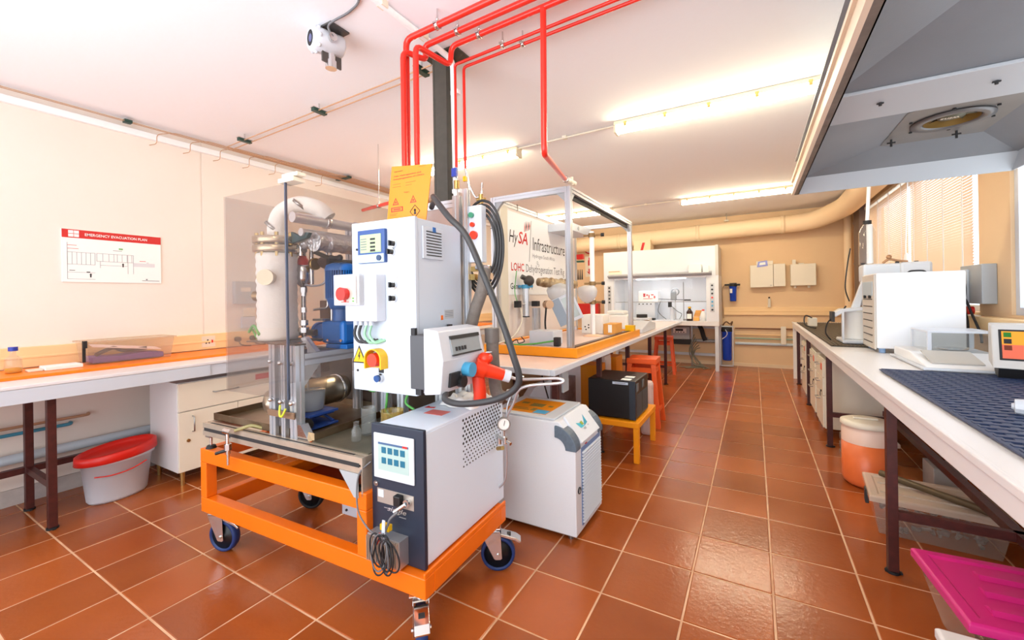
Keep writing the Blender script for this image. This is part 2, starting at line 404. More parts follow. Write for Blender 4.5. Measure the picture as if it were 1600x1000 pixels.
for z in (.9, 1.8, 2.45):
    b = MB(); b.box(1.40, 1.495, 8.58, 8.62, z, z + .03); t.part('clip', b, steel)
b = MB(); b.box(1.38, 1.497, 8.05, 8.45, 0, 2.849); single('steel_stanchion', 'grey brown square column between corner pipes and the blinds', 'column', b, mat('stanchion', (118, 98, 88), .6), (1.44, 8.25, 0))

# ceiling lamps
def lamp(x0, x1, y, label):
    t = Thing('fluorescent_lamp', label, 'lamp', ((x0 + x1) / 2, y, 2.85), group='fluorescent ceiling lamps')
    b = MB(); b.box(x0, x1, y - .055, y + .055, 2.815, 2.849); t.part('housing', b, lamph, bevel=.006)
    b = MB(); n = 10
    pr = [(-.05, 0), (-.045, -.03), (-.028, -.052), (0, -.06), (.028, -.052), (.045, -.03), (.05, 0)]
    b.prism([(p[0], p[1]) for p in pr], (x0 + .02, y, 2.815), Y, Z, (x1 - x0 - .04, 0, 0)); t.part('diffuser', b, lampm)
    for x in (x0, x1 - .02):
        b = MB(); b.box(x, x + .02, y - .054, y + .054, 2.755, 2.815); t.part('end_cap', b, lamph, bevel=.004)
    n = 5
    for k in range(n):
        for s_ in (-1, 1):
            x = x0 + .1 + (x1 - x0 - .2) * k / (n - 1); b = MB(); b.box(x - .012, x + .012, y + s_ * .058 - .004, y + s_ * .058 + .004, 2.79, 2.83); t.part('clip', b, brass)
lamp(-1.02, .46, 3.60, 'nearest bright batten lamp, just left of the grey canopy')
lamp(-3.4, -2.0, 3.66, 'batten lamp behind the dark column, left of the red drop pipe')
lamp(-.97, .5, 6.98, 'farthest batten lamp near the duct and back wall')
lamp(-3.3, -2.05, 7.0, 'far batten lamp seen through the aluminium frame')
lamp(-1.0, .0, -.2, 'added batten lamp out of view above the camera')  # unseen lamp, added to light the near end of the room
def conduit(label, pts, r=.011, m=bright, clips=()):
    t = Thing('ceiling_conduit', label, 'conduit', pts[0]); b = MB(); b.pipe(pts, r); t.part('tube', b, m)
    for c in clips:
        b = MB(); b.box(c[0] - .02, c[0] + .02, c[1] - .02, c[1] + .02, c[2] - .012, 2.85); t.part('saddle', b, cream)
conduit('thin white conduit linking the two nearer batten lamps', [(-2.0, 3.64, 2.835), (-1.02, 3.61, 2.835)], .008, cream, [(-1.5, 3.625, 2.835)])
conduit('thin white conduit linking the two far batten lamps', [(-2.05, 7.0, 2.835), (-.97, 6.98, 2.835)], .008, cream, [(-1.5, 6.99, 2.835)])
conduit('white conduit on ceiling from the frame top edge to the dark column', [(-1.585, -.6, 2.83), (-1.585, 1.87, 2.83), (-1.56, 2.03, 2.80), (-1.555, 2.05, 1.0)], .017, bright, [(-1.585, 1.5, 2.83), (-1.585, 1.8, 2.83)])
t = Thing('wall_conduit', 'white square cable conduit along the top of left wall', 'conduit', (-4.37, 2, 2.76))
b = MB(); b.box(-4.39, -4.355, -1.5, 8.6, 2.735, 2.785); t.part('channel', b, bright, bevel=.003)

# gas detector on the ceiling
t = Thing('gas_detector', 'white round gas detector with display window on ceiling bracket', 'detector', (-2.0, 1.5, 2.84))
c = Vector((-2.015, 1.50, 2.775)); ax = Vector((-.25, -.96, -.08)).normalized(); sd = Vector((.96, -.25, 0)).normalized()
b = MB(); b.lathe([(0, -.085), (.05, -.085), (.058, -.075), (.06, .0), (.064, .02), (.066, .075), (.058, .088), (.04, .09)], c, ax, n=30); t.part('body', b, white)
b = MB(); b.lathe([(.001, .0885), (.041, .0885), (.041, .082)], c, ax, n=24)
w = t.part('display_window', b, ink)
b = MB(); b.lathe([(.001, .0895), (.02, .0895)], c, ax, n=16); t.part('display', b, mat('detector_lcd', (70, 80, 130), .3), parent=w)
b = MB()
for k in range(8):
    a_ = 2 * PI * k / 8; q = c + ax * .06 + (sd * math.cos(a_) + Z * math.sin(a_)) * .063; b.sphere(q, .012, 8, 5)
t.part('cover_ribs', b, white)
b = MB(); b.cyl(c - Z * .05 - ax * .02, c - Z * .12 - ax * .02, .024, n=16); b.cyl(c - Z * .095 - ax * .02, c - Z * .135 - ax * .02, .030, n=16); t.part('sensor_head', b, chrome)
b = MB(); b.cyl(c + sd * .05, c + sd * .085 , .022); t.part('cable_gland', b, chrome)
b = MB(); b.box(-2.01, -1.93, 1.46, 1.58, 2.84, 2.849); b.box(-2.01, -2.0, 1.46, 1.58, 2.66, 2.845); t.part('bracket', b, mat('bracket_grey', (88, 84, 82), .5, .4))
b = MB(); b.tube([c + sd * .08, (-1.93, 1.45, 2.82), (-1.78, 1.46, 2.842), (-1.66, 1.42, 2.842), (-1.6, 1.3, 2.842), (-1.6, .9, 2.842)], .006)
single('detector_cable', 'grey cable from the gas detector across the ceiling', 'cable', b, mat('cable_grey', (108, 108, 112), .5), (-1.8, 1.45, 2.842))

# dark steel column behind the test rig
t = Thing('steel_column', 'dark grey steel column rising behind the test rig to the ceiling', 'column', (-1.64, 2.05, 0))
b = MB(); h = .052
b.prism([(-h, -h), (h, -h), (h, -h + .012), (.012, -h + .012), (.012, h - .012), (h, h - .012), (h, h), (-h, h), (-h, h - .012), (-.0, h - .012), (-.0, -h + .012), (-h, -h + .012)], (-1.64, 2.05, 0), Y, X, (0, 0, 2.84))
b.box(-1.69, -1.59, 2.0, 2.03, 0, 2.84); t.part('i_beam', b, steelcol)
b = MB(); b.box(-1.74, -1.50, 1.97, 2.13, 2.838, 2.849); t.part('head_plate', b, steelcol)
for z in (2.6, 2.0):
    b = MB(); b.box(-1.585, -1.53, 2.035, 2.065, z, z + .025); t.part('pipe_clip', b, bright)

# red gas pipes
def redpipe(label, pts, r, clips=(), extra=None):
    t = Thing('red_gas_pipe', label, 'pipe', pts[0], group='red gas pipes under the ceiling')
    b = MB(); b.pipe(pts, r, n=14)
    if extra: b.pipe(extra, r, n=14)
    t.part('pipe', b, pipe_red)
    for x, y, z in clips:
        b = MB(); b.lathe([(r + .001, -.01), (r + .006, -.01), (r + .006, .01), (r + .001, .01)], (x, y, z), X, n=14)
        b.cyl((x, y, z + r), (x, y, z + r + .035), .005); b.sphere((x, y, z + r + .015), .009, 8, 6); b.box(x - .008, x + .008, y - .03, y - r, z - .004, z + .004)
        b.cyl((x, y, z + r + .03), (x, y, 2.85), .004)
        t.part('pipe_clamp', b, chrome)
ZP = 2.765
redpipe('thick red pipe, first of the three and nearest the camera, dropping into the yellow sign', [(.6, 1.63, ZP), (-1.612, 1.69, ZP), (-1.612, 1.69, 2.05)], .0165, [(-1.39, 1.685, ZP)])
redpipe('thick red pipe, middle one of the three at the ceiling', [(.6, 1.72, ZP), (-1.57, 1.785, ZP), (-1.55, 1.785, 2.68), (-1.592, 1.645, 2.675), (-1.592, 1.645, 2.05)], .0155, [(-1.33, 1.777, ZP)])
redpipe('thick red pipe, third from the camera, with the long drop to the aluminium frame', [(.6, 1.80, ZP), (-1.44, 1.865, ZP), (-1.45, 1.865, 2.66), (-1.49, 1.63, 2.665), (-1.49, 1.63, 2.05)], .015, [(-1.25, 1.86, ZP)],
        extra=[(-.865, 1.845, ZP), (-.872, 1.845, 2.055), (-1.19, 2.86, 2.225)])
redpipe('thin red pipe bending down right beside the dark column', [(.6, 1.98, 2.80), (-1.545, 2.03, 2.77), (-1.545, 2.03, 2.15)], .009, [(-1.2, 2.02, 2.775)])
redpipe('thin red pipe, the outer one bending down right of the column', [(.6, 2.04, 2.80), (-1.515, 2.08, 2.77), (-1.515, 2.08, 2.15)], .009, [(-1.1, 2.07, 2.775)])
redpipe('slanting red pipe on far side of the rig behind yellow sign', [(-3.5, 3.0, 2.29), (-2.3, 2.55, 2.20)], .017, [(-3.1, 2.85, 2.26)])
t = Thing('gas_valve_cluster', 'small brass valves and blue tap below the thin red pipes', 'valve', (-1.53, 2.06, 2.0))
b = MB(); b.cyl((-1.545, 2.03, 2.15), (-1.545, 2.03, 1.9), .006); b.cyl((-1.515, 2.08, 2.16), (-1.50, 2.1, 2.02), .007); b.tube([(-1.50, 2.1, 2.05), (-1.47, 2.12, 1.98), (-1.43, 2.12, 1.99), (-1.42, 2.12, 2.06)], .007); t.part('tubing', b, chrome)
b = MB(); b.cyl((-1.545, 2.03, 2.02), (-1.545, 2.03, 2.07), .018); t.part('valve_body', b, brass)
b = MB(); b.cyl((-1.43, 2.12, 1.93), (-1.43, 2.12, 1.99), .014); b.cyl((-1.46, 2.12, 1.96), (-1.40, 2.12, 1.96), .009); t.part('valve_body', b, brass)
b = MB(); b.box(-1.56, -1.525, 2.0, 2.015, 2.09, 2.14); t.part('blue_handle', b, sealblue, label='blue tap handle')
b = MB(); b.box(-1.52, -1.50, 2.06, 2.075, 2.07, 2.10); t.part('yellow_handle', b, yellow, label='yellow tap handle')

# copper tubes: pair across the ceiling, bundle along the left wall
for k, (y, lab) in enumerate(((1.985, 'thin copper tube across ceiling, nearer one of the pair'), (2.045, 'thin copper tube across ceiling, farther one of the pair'))):
    b = MB(); b.pipe([(-1.69, y, 2.79), (-4.2 - k * .03, y + .06, 2.79), (-4.22 - k * .03, 6.0, 2.79)], .005, n=6)
    single('copper_tube', lab, 'tube', b, copper, (-1.69, y, 2.79), group='copper tubes crossing the ceiling')
for x, y, lab in ((-3.9, 2.05, 'dark green tube clip on ceiling, the one nearest the left wall'), (-2.83, 2.03, 'dark green tube clip at middle of the ceiling copper pair'), (-1.79, 2.01, 'dark green tube clip on ceiling beside the red pipes')):
    t = Thing('tube_clip', lab, 'clip', (x, y, 2.8), group='tube clips of the copper pair')
    b = MB(); b.box(x - .02, x + .02, y - .055, y + .055, 2.778, 2.802); t.part('clip_block', b, mat('clip_green', (30, 66, 58), .4), bevel=.003)
    b = MB(); b.box(x - .022, x + .022, y - .06, y + .06, 2.802, 2.808); b.cyl((x, y, 2.806), (x, y, 2.85), .006); t.part('clip_plate', b, chrome)
for k in range(9):
    ys = [-1.5, -1.5, 1.56, 1.8, 2.04, 2.3, 2.56, 2.85, 3.1][k]; x = -4.33 + k * .024
    b = MB()
    if k < 2: pts = [(x, -1.5, 2.815), (x, 6.2, 2.815)]
    else: pts = [(-4.385, ys - .02, 2.69), (-4.30, ys, 2.69), (-4.30, ys, 2.76 + .005 * k), (x, ys + .12, 2.815), (x, 6.2, 2.815)]
    b.pipe(pts, .0032, n=6, br=.03)
    single('copper_tube', ['copper tube along left wall, closest to the wall', 'second copper tube along left wall, full length',
        'copper tube whose bent end is nearest the camera on left wall', 'copper tube with second bent end on left wall', 'copper tube with third bent end on left wall', 'copper tube with fourth bent end on left wall',
        'copper tube with fifth bent end on left wall', 'copper tube with sixth bent end on left wall', 'copper tube with farthest bent end on left wall'][k], 'tube', b, copper, pts[0], group='copper tubes along left wall')
for y, lab in ((1.38, 'small dark tube clip on the left wall tubes, over evacuation plan'), (3.35, 'wide dark tube clip over the rig on the tube bundle')):
    b = MB(); b.box(-4.35, -4.31 + (.19 if y > 3 else .01), y - .025, y + .025, 2.805, 2.83)
    single('tube_clip', lab, 'clip', b, mat('clip_green', (30, 66, 58), .4), (-4.33, y, 2.815), bevel=.003)
# ================================================================= LEFT WALL BENCH
def frame_leg(t, x0, x1, y, z1, mt=brown, w=.04, rail=.27, foot=True, zt=None):
    """pair of square legs across a bench with a low tie"""
    for x in (x0, x1):
        b = MB(); b.box(x - w / 2, x + w / 2, y - w / 2, y + w / 2, .012, z1); t.part('leg', b, mt, bevel=.002)
        if foot:
            b = MB(); b.cyl((x, y, 0), (x, y, .012), .028, n=12); b.box(x - .03, x + .035, y - .008, y + .008, 0, .01); t.part('foot', b, rubber)
    b = MB(); b.box(min(x0, x1) + w / 2, max(x0, x1) - w / 2, y - .015, y + .015, rail - .02, rail + .02); t.part('tie', b, mt)
t = Thing('wall_bench', 'long white workbench on brown legs along the left wall', 'bench', (-3.95, 1.2, 0))
b = MB(); b.box(-4.34, -3.60, -1.2, 6.4, .885, .905); t.part('worktop', b, lam, bevel=.004)
b = MB(); b.box(-3.64, -3.612, -1.2, 6.4, .80, .884); b.box(-3.612, -3.604, -1.2, 1.62, .80, .884); t.part('apron', b, white2, bevel=.002)
for y in (-.7, .80, 2.35, 3.9, 5.4): frame_leg(t, -4.19, -3.71, y, .884)
b = MB(); b.box(-4.22, -4.18, -1.2, 6.4, .25, .29); t.part('rear_rail', b, brown)
b = MB(); b.box(-4.345, -3.885, -1.2, 6.2, .9055, .925)
single('orange_board', 'long orange painted board lying on the left bench', 'board', b, mat('board_orange', (252, 132, 10), .35), (-4.1, 1, .9055), bevel=.002)

t = Thing('drawer_cabinet', 'white drawer and door cabinet under the left bench', 'cabinet', (-3.88, 1.8, 0))
b = MB(); b.box(-4.14, -3.68, 1.43, 2.25, .105, .765); t.part('body', b, mat('cabinet_side', (226, 222, 222), .5), bevel=.002)
for y0, y1 in ((1.43, 2.25),):
    b = MB(); b.box(-3.679, -3.66, y0 + .002, y1 - .002, .555, .76); d = t.part('drawer', b, cream, bevel=.002)
    b = MB(); b.tube([(-3.66, 1.66, .665), (-3.632, 1.665, .665), (-3.632, 1.835, .665), (-3.66, 1.84, .665)], .005, curve=False); t.part('handle', b, steel, parent=d)
for y0, y1, hy in ((1.432, 1.838, 1.52), (1.842, 2.248, 2.16)):
    b = MB(); b.box(-3.679, -3.66, y0, y1, .11, .548); d = t.part('door', b, cream, bevel=.002)
    b = MB(); b.tube([(-3.66, hy, .51), (-3.632, hy, .505), (-3.632, hy, .40), (-3.66, hy, .395)], .005, curve=False); t.part('handle', b, steel, parent=d)
    if hy < 1.6:
        b = MB(); b.cyl((-3.66, 1.49, .335), (-3.652, 1.49, .335), .012); t.part('lock', b, brass, parent=d)
for x in (-3.71, -4.1):
    for y in (1.47, 2.2):
        b = MB(); b.cyl((x, y, 0), (x, y, .105), .013, .017); t.part('leg', b, brass)
b = MB(); b.box(-3.6, -3.598, 2.02, 2.2, .66, .72)
b = MB(); b.box(-3.6598, -3.657, 1.98, 2.16, .70, .745); t.part('red_label', b, red)

# oval tub with red lid
t = Thing('plastic_tub', 'white oval plastic tub with tilted red lid under the left bench', 'tub', (-3.93, 1.17, 0))
def oval(mb, rings, c, n=32, rot=0.0):
    vs = []
    for a_, b_, z, tz in rings:
        for i in range(n):
            q = 2 * PI * i / n; x = a_ * math.cos(q); y = b_ * math.sin(q)
            vs.append((c[0] + x * math.cos(rot) - y * math.sin(rot), c[1] + x * math.sin(rot) + y * math.cos(rot), c[2] + z + tz * y / max(b_, .001)))
    fs = [(k * n + i, k * n + (i + 1) % n, (k + 1) * n + (i + 1) % n, (k + 1) * n + i) for k in range(len(rings) - 1) for i in range(n)]
    return mb.add(vs, fs, True)
b = MB(); oval(b, [(.001, .001, .001, 0), (.10, .155, .001, 0), (.112, .168, .02, 0), (.135, .195, .27, 0), (.150, .212, .272, 0), (.150, .212, .305, 0), (.14, .2, .305, 0)], (-3.93, 1.17, 0), rot=.12); t.part('body', b, white)
b = MB(); oval(b, [(.150, .213, .285, .012), (.162, .228, .29, .012), (.160, .225, .345, .018), (.148, .21, .352, .018), (.140, .2, .33, .016), (.128, .19, .315, .014), (.001, .001, .312, 0)], (-3.93, 1.17, 0), rot=.12); t.part('lid', b, red)
b = MB(); b.tube([(-3.83, 1.02, .20), (-3.795, 1.1, .195), (-3.79, 1.2, .205), (-3.80, 1.29, .235)], .004); b.tube([(-3.81, 1.08, .27), (-3.785, 1.17, .29), (-3.795, 1.25, .295)], .003); t.part('red_print', b, red)

# pipes low on the left wall
for z, y1, m_, lab, r in ((.325, 1.62, ppipe, 'thick pale blue pipe low on the left wall', .033), (.49, 1.035, teal, 'teal pipe under left bench, second from the top', .012), (.535, 1.13, copper, 'brown pipe under left bench, topmost one', .010)):
    b = MB(); b.pipe([(-4.33, -1.4, z), (-4.33, y1, z), (-4.385, y1 + .01, z)] if r < .03 else [(-4.33, -1.4, z), (-4.33, 6, z)], r, n=12)
    single('wall_pipe', lab, 'pipe', b, m_, (-4.33, 0, z))

# things on the left bench
t = Thing('media_bottle', 'square shouldered glass bottle with blue cap on left bench', 'bottle', (-4.14, .73, .926))
b = MB(); b.lathe([(.001, 0), (.036, 0), (.040, .006), (.040, .085), (.034, .098), (.016, .11), (.014, .14)], (-4.14, .73, .926), n=20); t.part('glass', b, clear)
b = MB(); b.lathe([(.001, .002), (.037, .003), (.037, .03), (.001, .03)], (-4.14, .73, .926), n=20); t.part('liquid', b, glass('amber_liquid', (250, 200, 90), .5, .06, dcol=(250, 196, 60)))
b = MB(); b.cyl((-4.14, .73, 1.066), (-4.14, .73, 1.092), .022, n=20); t.part('cap', b, sealblue)
b = MB(); b.box(-4.18, -4.04, .85, 1.03, .926, .95); single('white_box', 'flat white box between bottle and clear crate', 'box', b, paper, (-4.1, .94, .926), bevel=.003)
b = MB(); b.box(-4.15, -4.06, .78, .845, .926, .938); single('white_box', 'small pale box right beside the blue capped bottle', 'box', b, cream, (-4.1, .8, .926), bevel=.003)
t = Thing('clear_crate', 'clear plastic crate holding purple felt on the left bench', 'crate', (-4.2, 1.33, .926))
def crate(mb, x0, x1, y0, y1, z0, z1, tp=.02, w=.004, rim=.012):
    a = [(x0 + tp, y0 + tp), (x1 - tp, y0 + tp), (x1 - tp, y1 - tp), (x0 + tp, y1 - tp)]; c = [(x0, y0), (x1, y0), (x1, y1), (x0, y1)]
    vs = [(p[0], p[1], z0) for p in a] + [(p[0], p[1], z1) for p in c] + [(p[0] + (-rim if p[0] == x0 else rim), p[1] + (-rim if p[1] == y0 else rim), z1) for p in c] + \
         [(p[0] + (-rim if p[0] == x0 else rim), p[1] + (-rim if p[1] == y0 else rim), z1 - .012) for p in c]
    fs = [(3, 2, 1, 0)] + [(i, (i + 1) % 4, 4 + (i + 1) % 4, 4 + i) for i in range(4)] + [(4 + i, 4 + (i + 1) % 4, 8 + (i + 1) % 4, 8 + i) for i in range(4)] + [(8 + i, 8 + (i + 1) % 4, 12 + (i + 1) % 4, 12 + i) for i in range(4)]
    return mb.add(vs, fs)
b = MB(); crate(b, -4.32, -4.09, 1.06, 1.58, .927, 1.095); t.part('shell', b, frostc)
b = MB(); b.box(-4.10, -4.07, 1.04, 1.06, 1.05, 1.10); b.box(-4.1, -4.085, 1.04, 1.055, .95, 1.06); t.part('latch', b, rubber)
b = MB()
b.prism([(0, 0), (.42, 0), (.42, .04), (.3, .052), (.16, .04), (0, .048)], (-4.29, 1.1, .932), Y, Z, (.17, 0, 0)); single('felt_roll', 'purple felt folded inside the clear crate', 'cloth', b, purple, (-4.2, 1.3, .932), bevel=.008)
b = MB(); b.tube([(-4.14, 1.12, .99), (-4.16, 1.22, 1.03), (-4.2, 1.3, 1.0), (-4.15, 1.42, 1.01)], .014); single('dark_cloth', 'dark grey bundle lying on the purple felt', 'cloth', b, mat('cloth_dark', (92, 80, 84), .8), (-4.2, 1.3, .99))
b = MB(); b.add([(-4.28, 1.12, 1.06), (-4.12, 1.1, 1.05), (-4.11, 1.5, .99), (-4.27, 1.52, 1.0), (-4.28, 1.12, 1.064), (-4.12, 1.1, 1.054), (-4.11, 1.5, .994), (-4.27, 1.52, 1.004)], [(0, 1, 2, 3), (7, 6, 5, 4), (0, 4, 5, 1), (1, 5, 6, 2), (2, 6, 7, 3), (3, 7, 4, 0)])
single('paper_sheet', 'printed pinkish sheet sticking up inside the clear crate', 'paper', b, mat('paper_pink', (240, 214, 214), .7), (-4.2, 1.3, .99))

# evacuation plan board
t = Thing('evacuation_plan', 'emergency evacuation plan board with red header on left wall', 'sign', (-4.385, 1.31, 1.52))
xp = -4.378
b = MB(); b.box(-4.389, xp, 1.012, 1.603, 1.528, 1.918); t.part('panel', b, paper)
b = MB(); b.box(xp, xp + .0015, 1.012, 1.603, 1.856, 1.918); t.part('red_header', b, inkr)
t.part('header_lettering', tmesh('EMERGENCY EVACUATION PLAN', (xp + .0025, 1.135, 1.876), Y, Z, .021, .375, bold=.012), paper)
b = MB()
for yy in (1.046, 1.076):
    for zz in (1.863, 1.889): b.box(xp + .0015, xp + .0025, yy, yy + .027, zz, zz + .022)
t.part('header_emblem', b, paper)
b = MB()
def ln(y0, z0, y1, z1, w=.0022): b.box(xp, xp + .001, min(y0, y1) - w / 2, max(y0, y1) + w / 2, min(z0, z1) - w / 2, max(z0, z1) + w / 2)
for z in (1.75, 1.66, 1.60): ln(1.04, z, 1.19, z)
for y in (1.04, 1.065, 1.09, 1.115, 1.14, 1.165, 1.19): ln(y, 1.66, y, 1.75)
ln(1.04, 1.55, 1.04, 1.82); ln(1.04, 1.55, 1.19, 1.55)
for y in (1.2, 1.235, 1.27, 1.30, 1.32, 1.35, 1.38, 1.41): ln(y, 1.69, y, 1.75)
for z in (1.75, 1.69): ln(1.2, z, 1.42, z)
for y in (1.385, 1.42): ln(y, 1.60, y, 1.75)
ln(1.22, 1.66, 1.38, 1.66); ln(1.22, 1.64, 1.22, 1.69)
t.part('floor_plan_lines', b, mat('plan_grey', (150, 152, 160), .7))
b = MB(); b.box(xp, xp + .001, 1.42, 1.56, 1.66, 1.69); b.box(xp, xp + .001, 1.505, 1.52, 1.69, 1.70); t.part('plan_fill', b, mat('plan_fill', (222, 222, 226), .7))
b = MB()
for y, z in ((1.165, 1.577), (1.355, 1.665)):
    b.box(xp, xp + .0012, y - .004, y + .004, z - .013, z + .013); b.prism([(-.008, .006), (.008, .006), (0, .018)], (xp, y, z), Y, Z, (.0012, 0, 0))
b.box(xp, xp + .0012, 1.05, 1.08, 1.612, 1.616); b.box(xp, xp + .0012, 1.142, 1.162, 1.60, 1.607)
t.part('arrow_marks', b, ink)
b = MB(); b.box(xp, xp + .0012, 1.46, 1.50, 1.704, 1.708); b.box(xp, xp + .0012, 1.04, 1.09, 1.80, 1.803); b.box(xp, xp + .0012, 1.04, 1.10, 1.775, 1.778); t.part('red_notes', b, inkr)
b = MB(); b.box(xp, xp + .0012, 1.33, 1.355, 1.79, 1.80); t.part('green_mark', b, green)
b = MB(); b.box(xp, xp + .0012, 1.475, 1.59, 1.545, 1.549); b.box(xp, xp + .0012, 1.50, 1.51, 1.552, 1.562); b.box(xp, xp + .0012, 1.295, 1.35, 1.778, 1.781); t.part('small_print', b, inkg)

def socket(y, z, label, plug=False, x=-4.343):
    t = Thing('wall_socket', label, 'socket', (x, y, z), group='sockets in the left wall trunking')
    b = MB(); b.box(x - .004, x, y - .055, y + .055, z - .05, z + .05); t.part('plate', b, cream, bevel=.002)
    b = MB()
    for dy, dz in ((-.02, -.012), (.004, -.012), (-.008, .014)): b.cyl((x - .0005, y + dy, z + dz), (x + .001, y + dy, z + dz), .007, n=10)
    t.part('pin_holes', b, ink)
    b = MB(); b.box(x, x + .004, y + .022, y + .034, z - .012, z + .014); t.part('red_switch', b, red)
socket(1.94, 1.0, 'cream wall socket with red switch, right of the clear crate')
for y, lab in ((2.18, 'black plug in trunking left of the acrylic screen edge'), (2.32, 'black plug with curling lead in trunking behind acrylic screen')):
    t = Thing('plug', lab, 'plug', (-4.33, y, 1.0)); b = MB(); b.cyl((-4.343, y, 1.0), (-4.30, y, 1.0), .024, n=14); t.part('body', b, ink)
    b = MB(); b.tube([(-4.305, y, .985), (-4.29, y + .01, .95), (-4.29, y + .05, .935), (-4.26, y + .09, .932)], .005); t.part('lead', b, ink)
t = Thing('wall_switch_box', 'pale blue wall box above the plug behind the acrylic screen', 'switch', (-4.38, 2.3, 1.17))
b = MB(); b.box(-4.389, -4.36, 2.24, 2.37, 1.10, 1.21); t.part('box', b, white2, bevel=.003)
b = MB(); b.box(-4.389, -4.37, 2.26, 2.37, 1.212, 1.30); t.part('upper_plate', b, cream, bevel=.003)
t = Thing('leaflet_holder', 'clear acrylic leaflet holder on left wall behind the screen', 'holder', (-4.38, 2.3, 1.38))
b = MB(); b.box(-4.389, -4.33, 2.17, 2.50, 1.34, 1.56); t.part('pocket', b, frost, bevel=.003)
b = MB(); b.box(-4.3295, -4.328, 2.22, 2.31, 1.46, 1.50); t.part('label_card', b, cream)

# ================================================================= THE TROLLEY (its own axes)
t = Thing('trolley', 'orange steel trolley on blue wheels carrying the test rig', 'trolley', (0, 0, 0), 'T')
def bar(name, x0, x1, y0, y1, z0, z1, m_=orange): 
    b = MB(); b.box(x0, x1, y0, y1, z0, z1); return t.part(name, b, m_, bevel=.004)
w = .055
bar('lower_rail', 0, 1.54, 0, w, .225, .305); bar('lower_rail', 0, 1.54, .585, .64, .225, .305)
bar('lower_end_rail', 0, w, w, .585, .225, .305); bar('lower_end_rail', 1.485, 1.54, w, .585, .225, .305)
bar('lower_cross_rail', 1.19, 1.24, w, .585, .225, .30)
bar('retaining_lip', 1.53, 1.54, .0, .64, .305, .325); 
bar('upper_rail', 0, 1.24, 0, w, .495, .567); bar('upper_rail', 0, 1.24, .585, .64, .495, .567)
bar('upper_end_rail', 0, w, w, .585, .495, .567); bar('upper_end_rail', 1.185, 1.24, w, .585, .495, .567)
bar('upper_cross_rail', .62, .67, w, .585, .50, .56)
for x0 in (0, 1.185):
    for y0 in (0, .585): bar('post', x0, x0 + w, y0, y0 + w, .305, .495)
b = MB(); b.box(.67, 1.185, w, .585, .50, .505); t.part('shelf_plate', b, mat('plate_shaded_orange', (150, 38, 12), .4))  # dark red carries the shade on the orange rear rails and tray
b = MB(); b.prism([(0, .0), (.62, 0), (.66, -.17), (.0, -.17)], (.60, .42, .32), X, Z, (0, .12, 0)); t.part('grey_sump_box', b, white2, bevel=.004)
b = MB()
for x in (.64, 1.2): b.cyl((x, .42, .18), (x, .414, .18), .007)
t.part('sump_bolts', b, ink)
def caster(cx, cy, yaw, brake=True, tyre=bluetyre, lab=None):
    M0 = Matrix.Translation((cx, cy, 0)) @ Matrix.Rotation(yaw, 4, 'Z')
    r = .086; ox = -.035
    def mb(): q = MB(); q.M = M0; return q
    b = mb(); b.lathe([(r - .016, -.022), (r - .004, -.02), (r, -.008), (r, .008), (r - .004, .02), (r - .016, .022), (r - .016, -.022)], (ox, 0, r), Y, n=32); wh = t.part('wheel', b, tyre)
    b = mb(); b.lathe([(.001, -.016), (.02, -.02), (.024, -.012), (r - .017, -.014), (r - .017, .014), (.024, .012), (.02, .02), (.001, .016)], (ox, 0, r), Y, n=28); t.part('hub', b, black, parent=wh)
    b = mb()
    for s_ in (-1, 1):
        y = s_ * .03; b.prism([(ox - .02, r - .016), (ox - .012, r - .022), (ox + .012, r - .022), (ox + .02, r - .016), (.045, .19), (.04, .205), (-.045, .205), (-.05, .19)], (0, y - .0015, 0), X, Z, (0, .003, 0))
    b.box(-.045, .045, -.0315, .0315, .196, .203); b.cyl((0, 0, .203), (0, 0, .217), .034, n=20)
    f = t.part('fork', b, chrome, bevel=.001)
    b = mb(); b.cyl((ox, -.038, r), (ox, .038, r), .009, n=10); t.part('axle', b, chrome, parent=f)
    b = mb(); b.box(-.05, .05, -.045, .045, .2175, .2245); t.part('top_plate', b, chrome, bevel=.002)
    if brake:
        b = mb(); b.prism([(-.05, .19), (-.125, .168), (-.15, .15), (-.145, .14), (-.12, .155), (-.05, .176)], (0, -.028, 0), X, Z, (0, .056, 0)); br = t.part('brake_pedal', b, chrome, bevel=.002)
        b = mb(); b.box(-.10, -.075, -.012, .012, .176, .181); t.part('pedal_slot', b, slotm, parent=br)
caster(.06, .06, math.radians(195)); caster(1.47, .055, math.radians(132)); caster(1.49, .57, math.radians(208)); caster(.08, .58, math.radians(200), tyre=rubber)
# ================================================================= THE TEST RIG ON THE TROLLEY
t = Thing('test_rig', 'aluminium framed hydrogen test rig with steel tray and acrylic screens on the orange trolley', 'test rig', (.6, .3, .567), 'T')
def ebar(name, p0, p1, w=.04, h=None, m_=alu, side=None, parent=None):
    b = MB(); b.ext(p0, p1, w, h, side); return t.part(name, b, m_, parent=parent)
# tray frame
ebar('frame_rail', (.03, .02, .677), (1.215, .02, .677), .04, .066, alu_w, side=(0, 0, 1) and None)
ebar('frame_rail', (.03, .60, .677), (1.215, .60, .677), .04, .066, alu_w)
ebar('frame_rail', (.05, .04, .677), (.05, .58, .677), .04, .066, alu_w)
ebar('frame_rail', (1.195, .04, .677), (1.195, .58, .677), .04, .066, alu_w)
ebar('frame_rail', (.90, .04, .69), (.90, .58, .69), .04, .04, alu_w)
for x in (.05, 1.19):
    for y in (.03, .59):
        b = MB(); b.cyl((x, y, .567), (x, y, .582), .026, .02, n=16); f = t.part('levelling_foot', b, rubber)
        b = MB(); b.cyl((x, y, .58), (x, y, .645), .007, n=10); b.box(x - .022, x + .022, y - .018, y + .018, .628, .643); t.part('foot_spindle', b, chrome, parent=f)
b = MB()
x0, x1, y0, y1 = .03, .86, .055, .60; z0, z1 = .712, .748
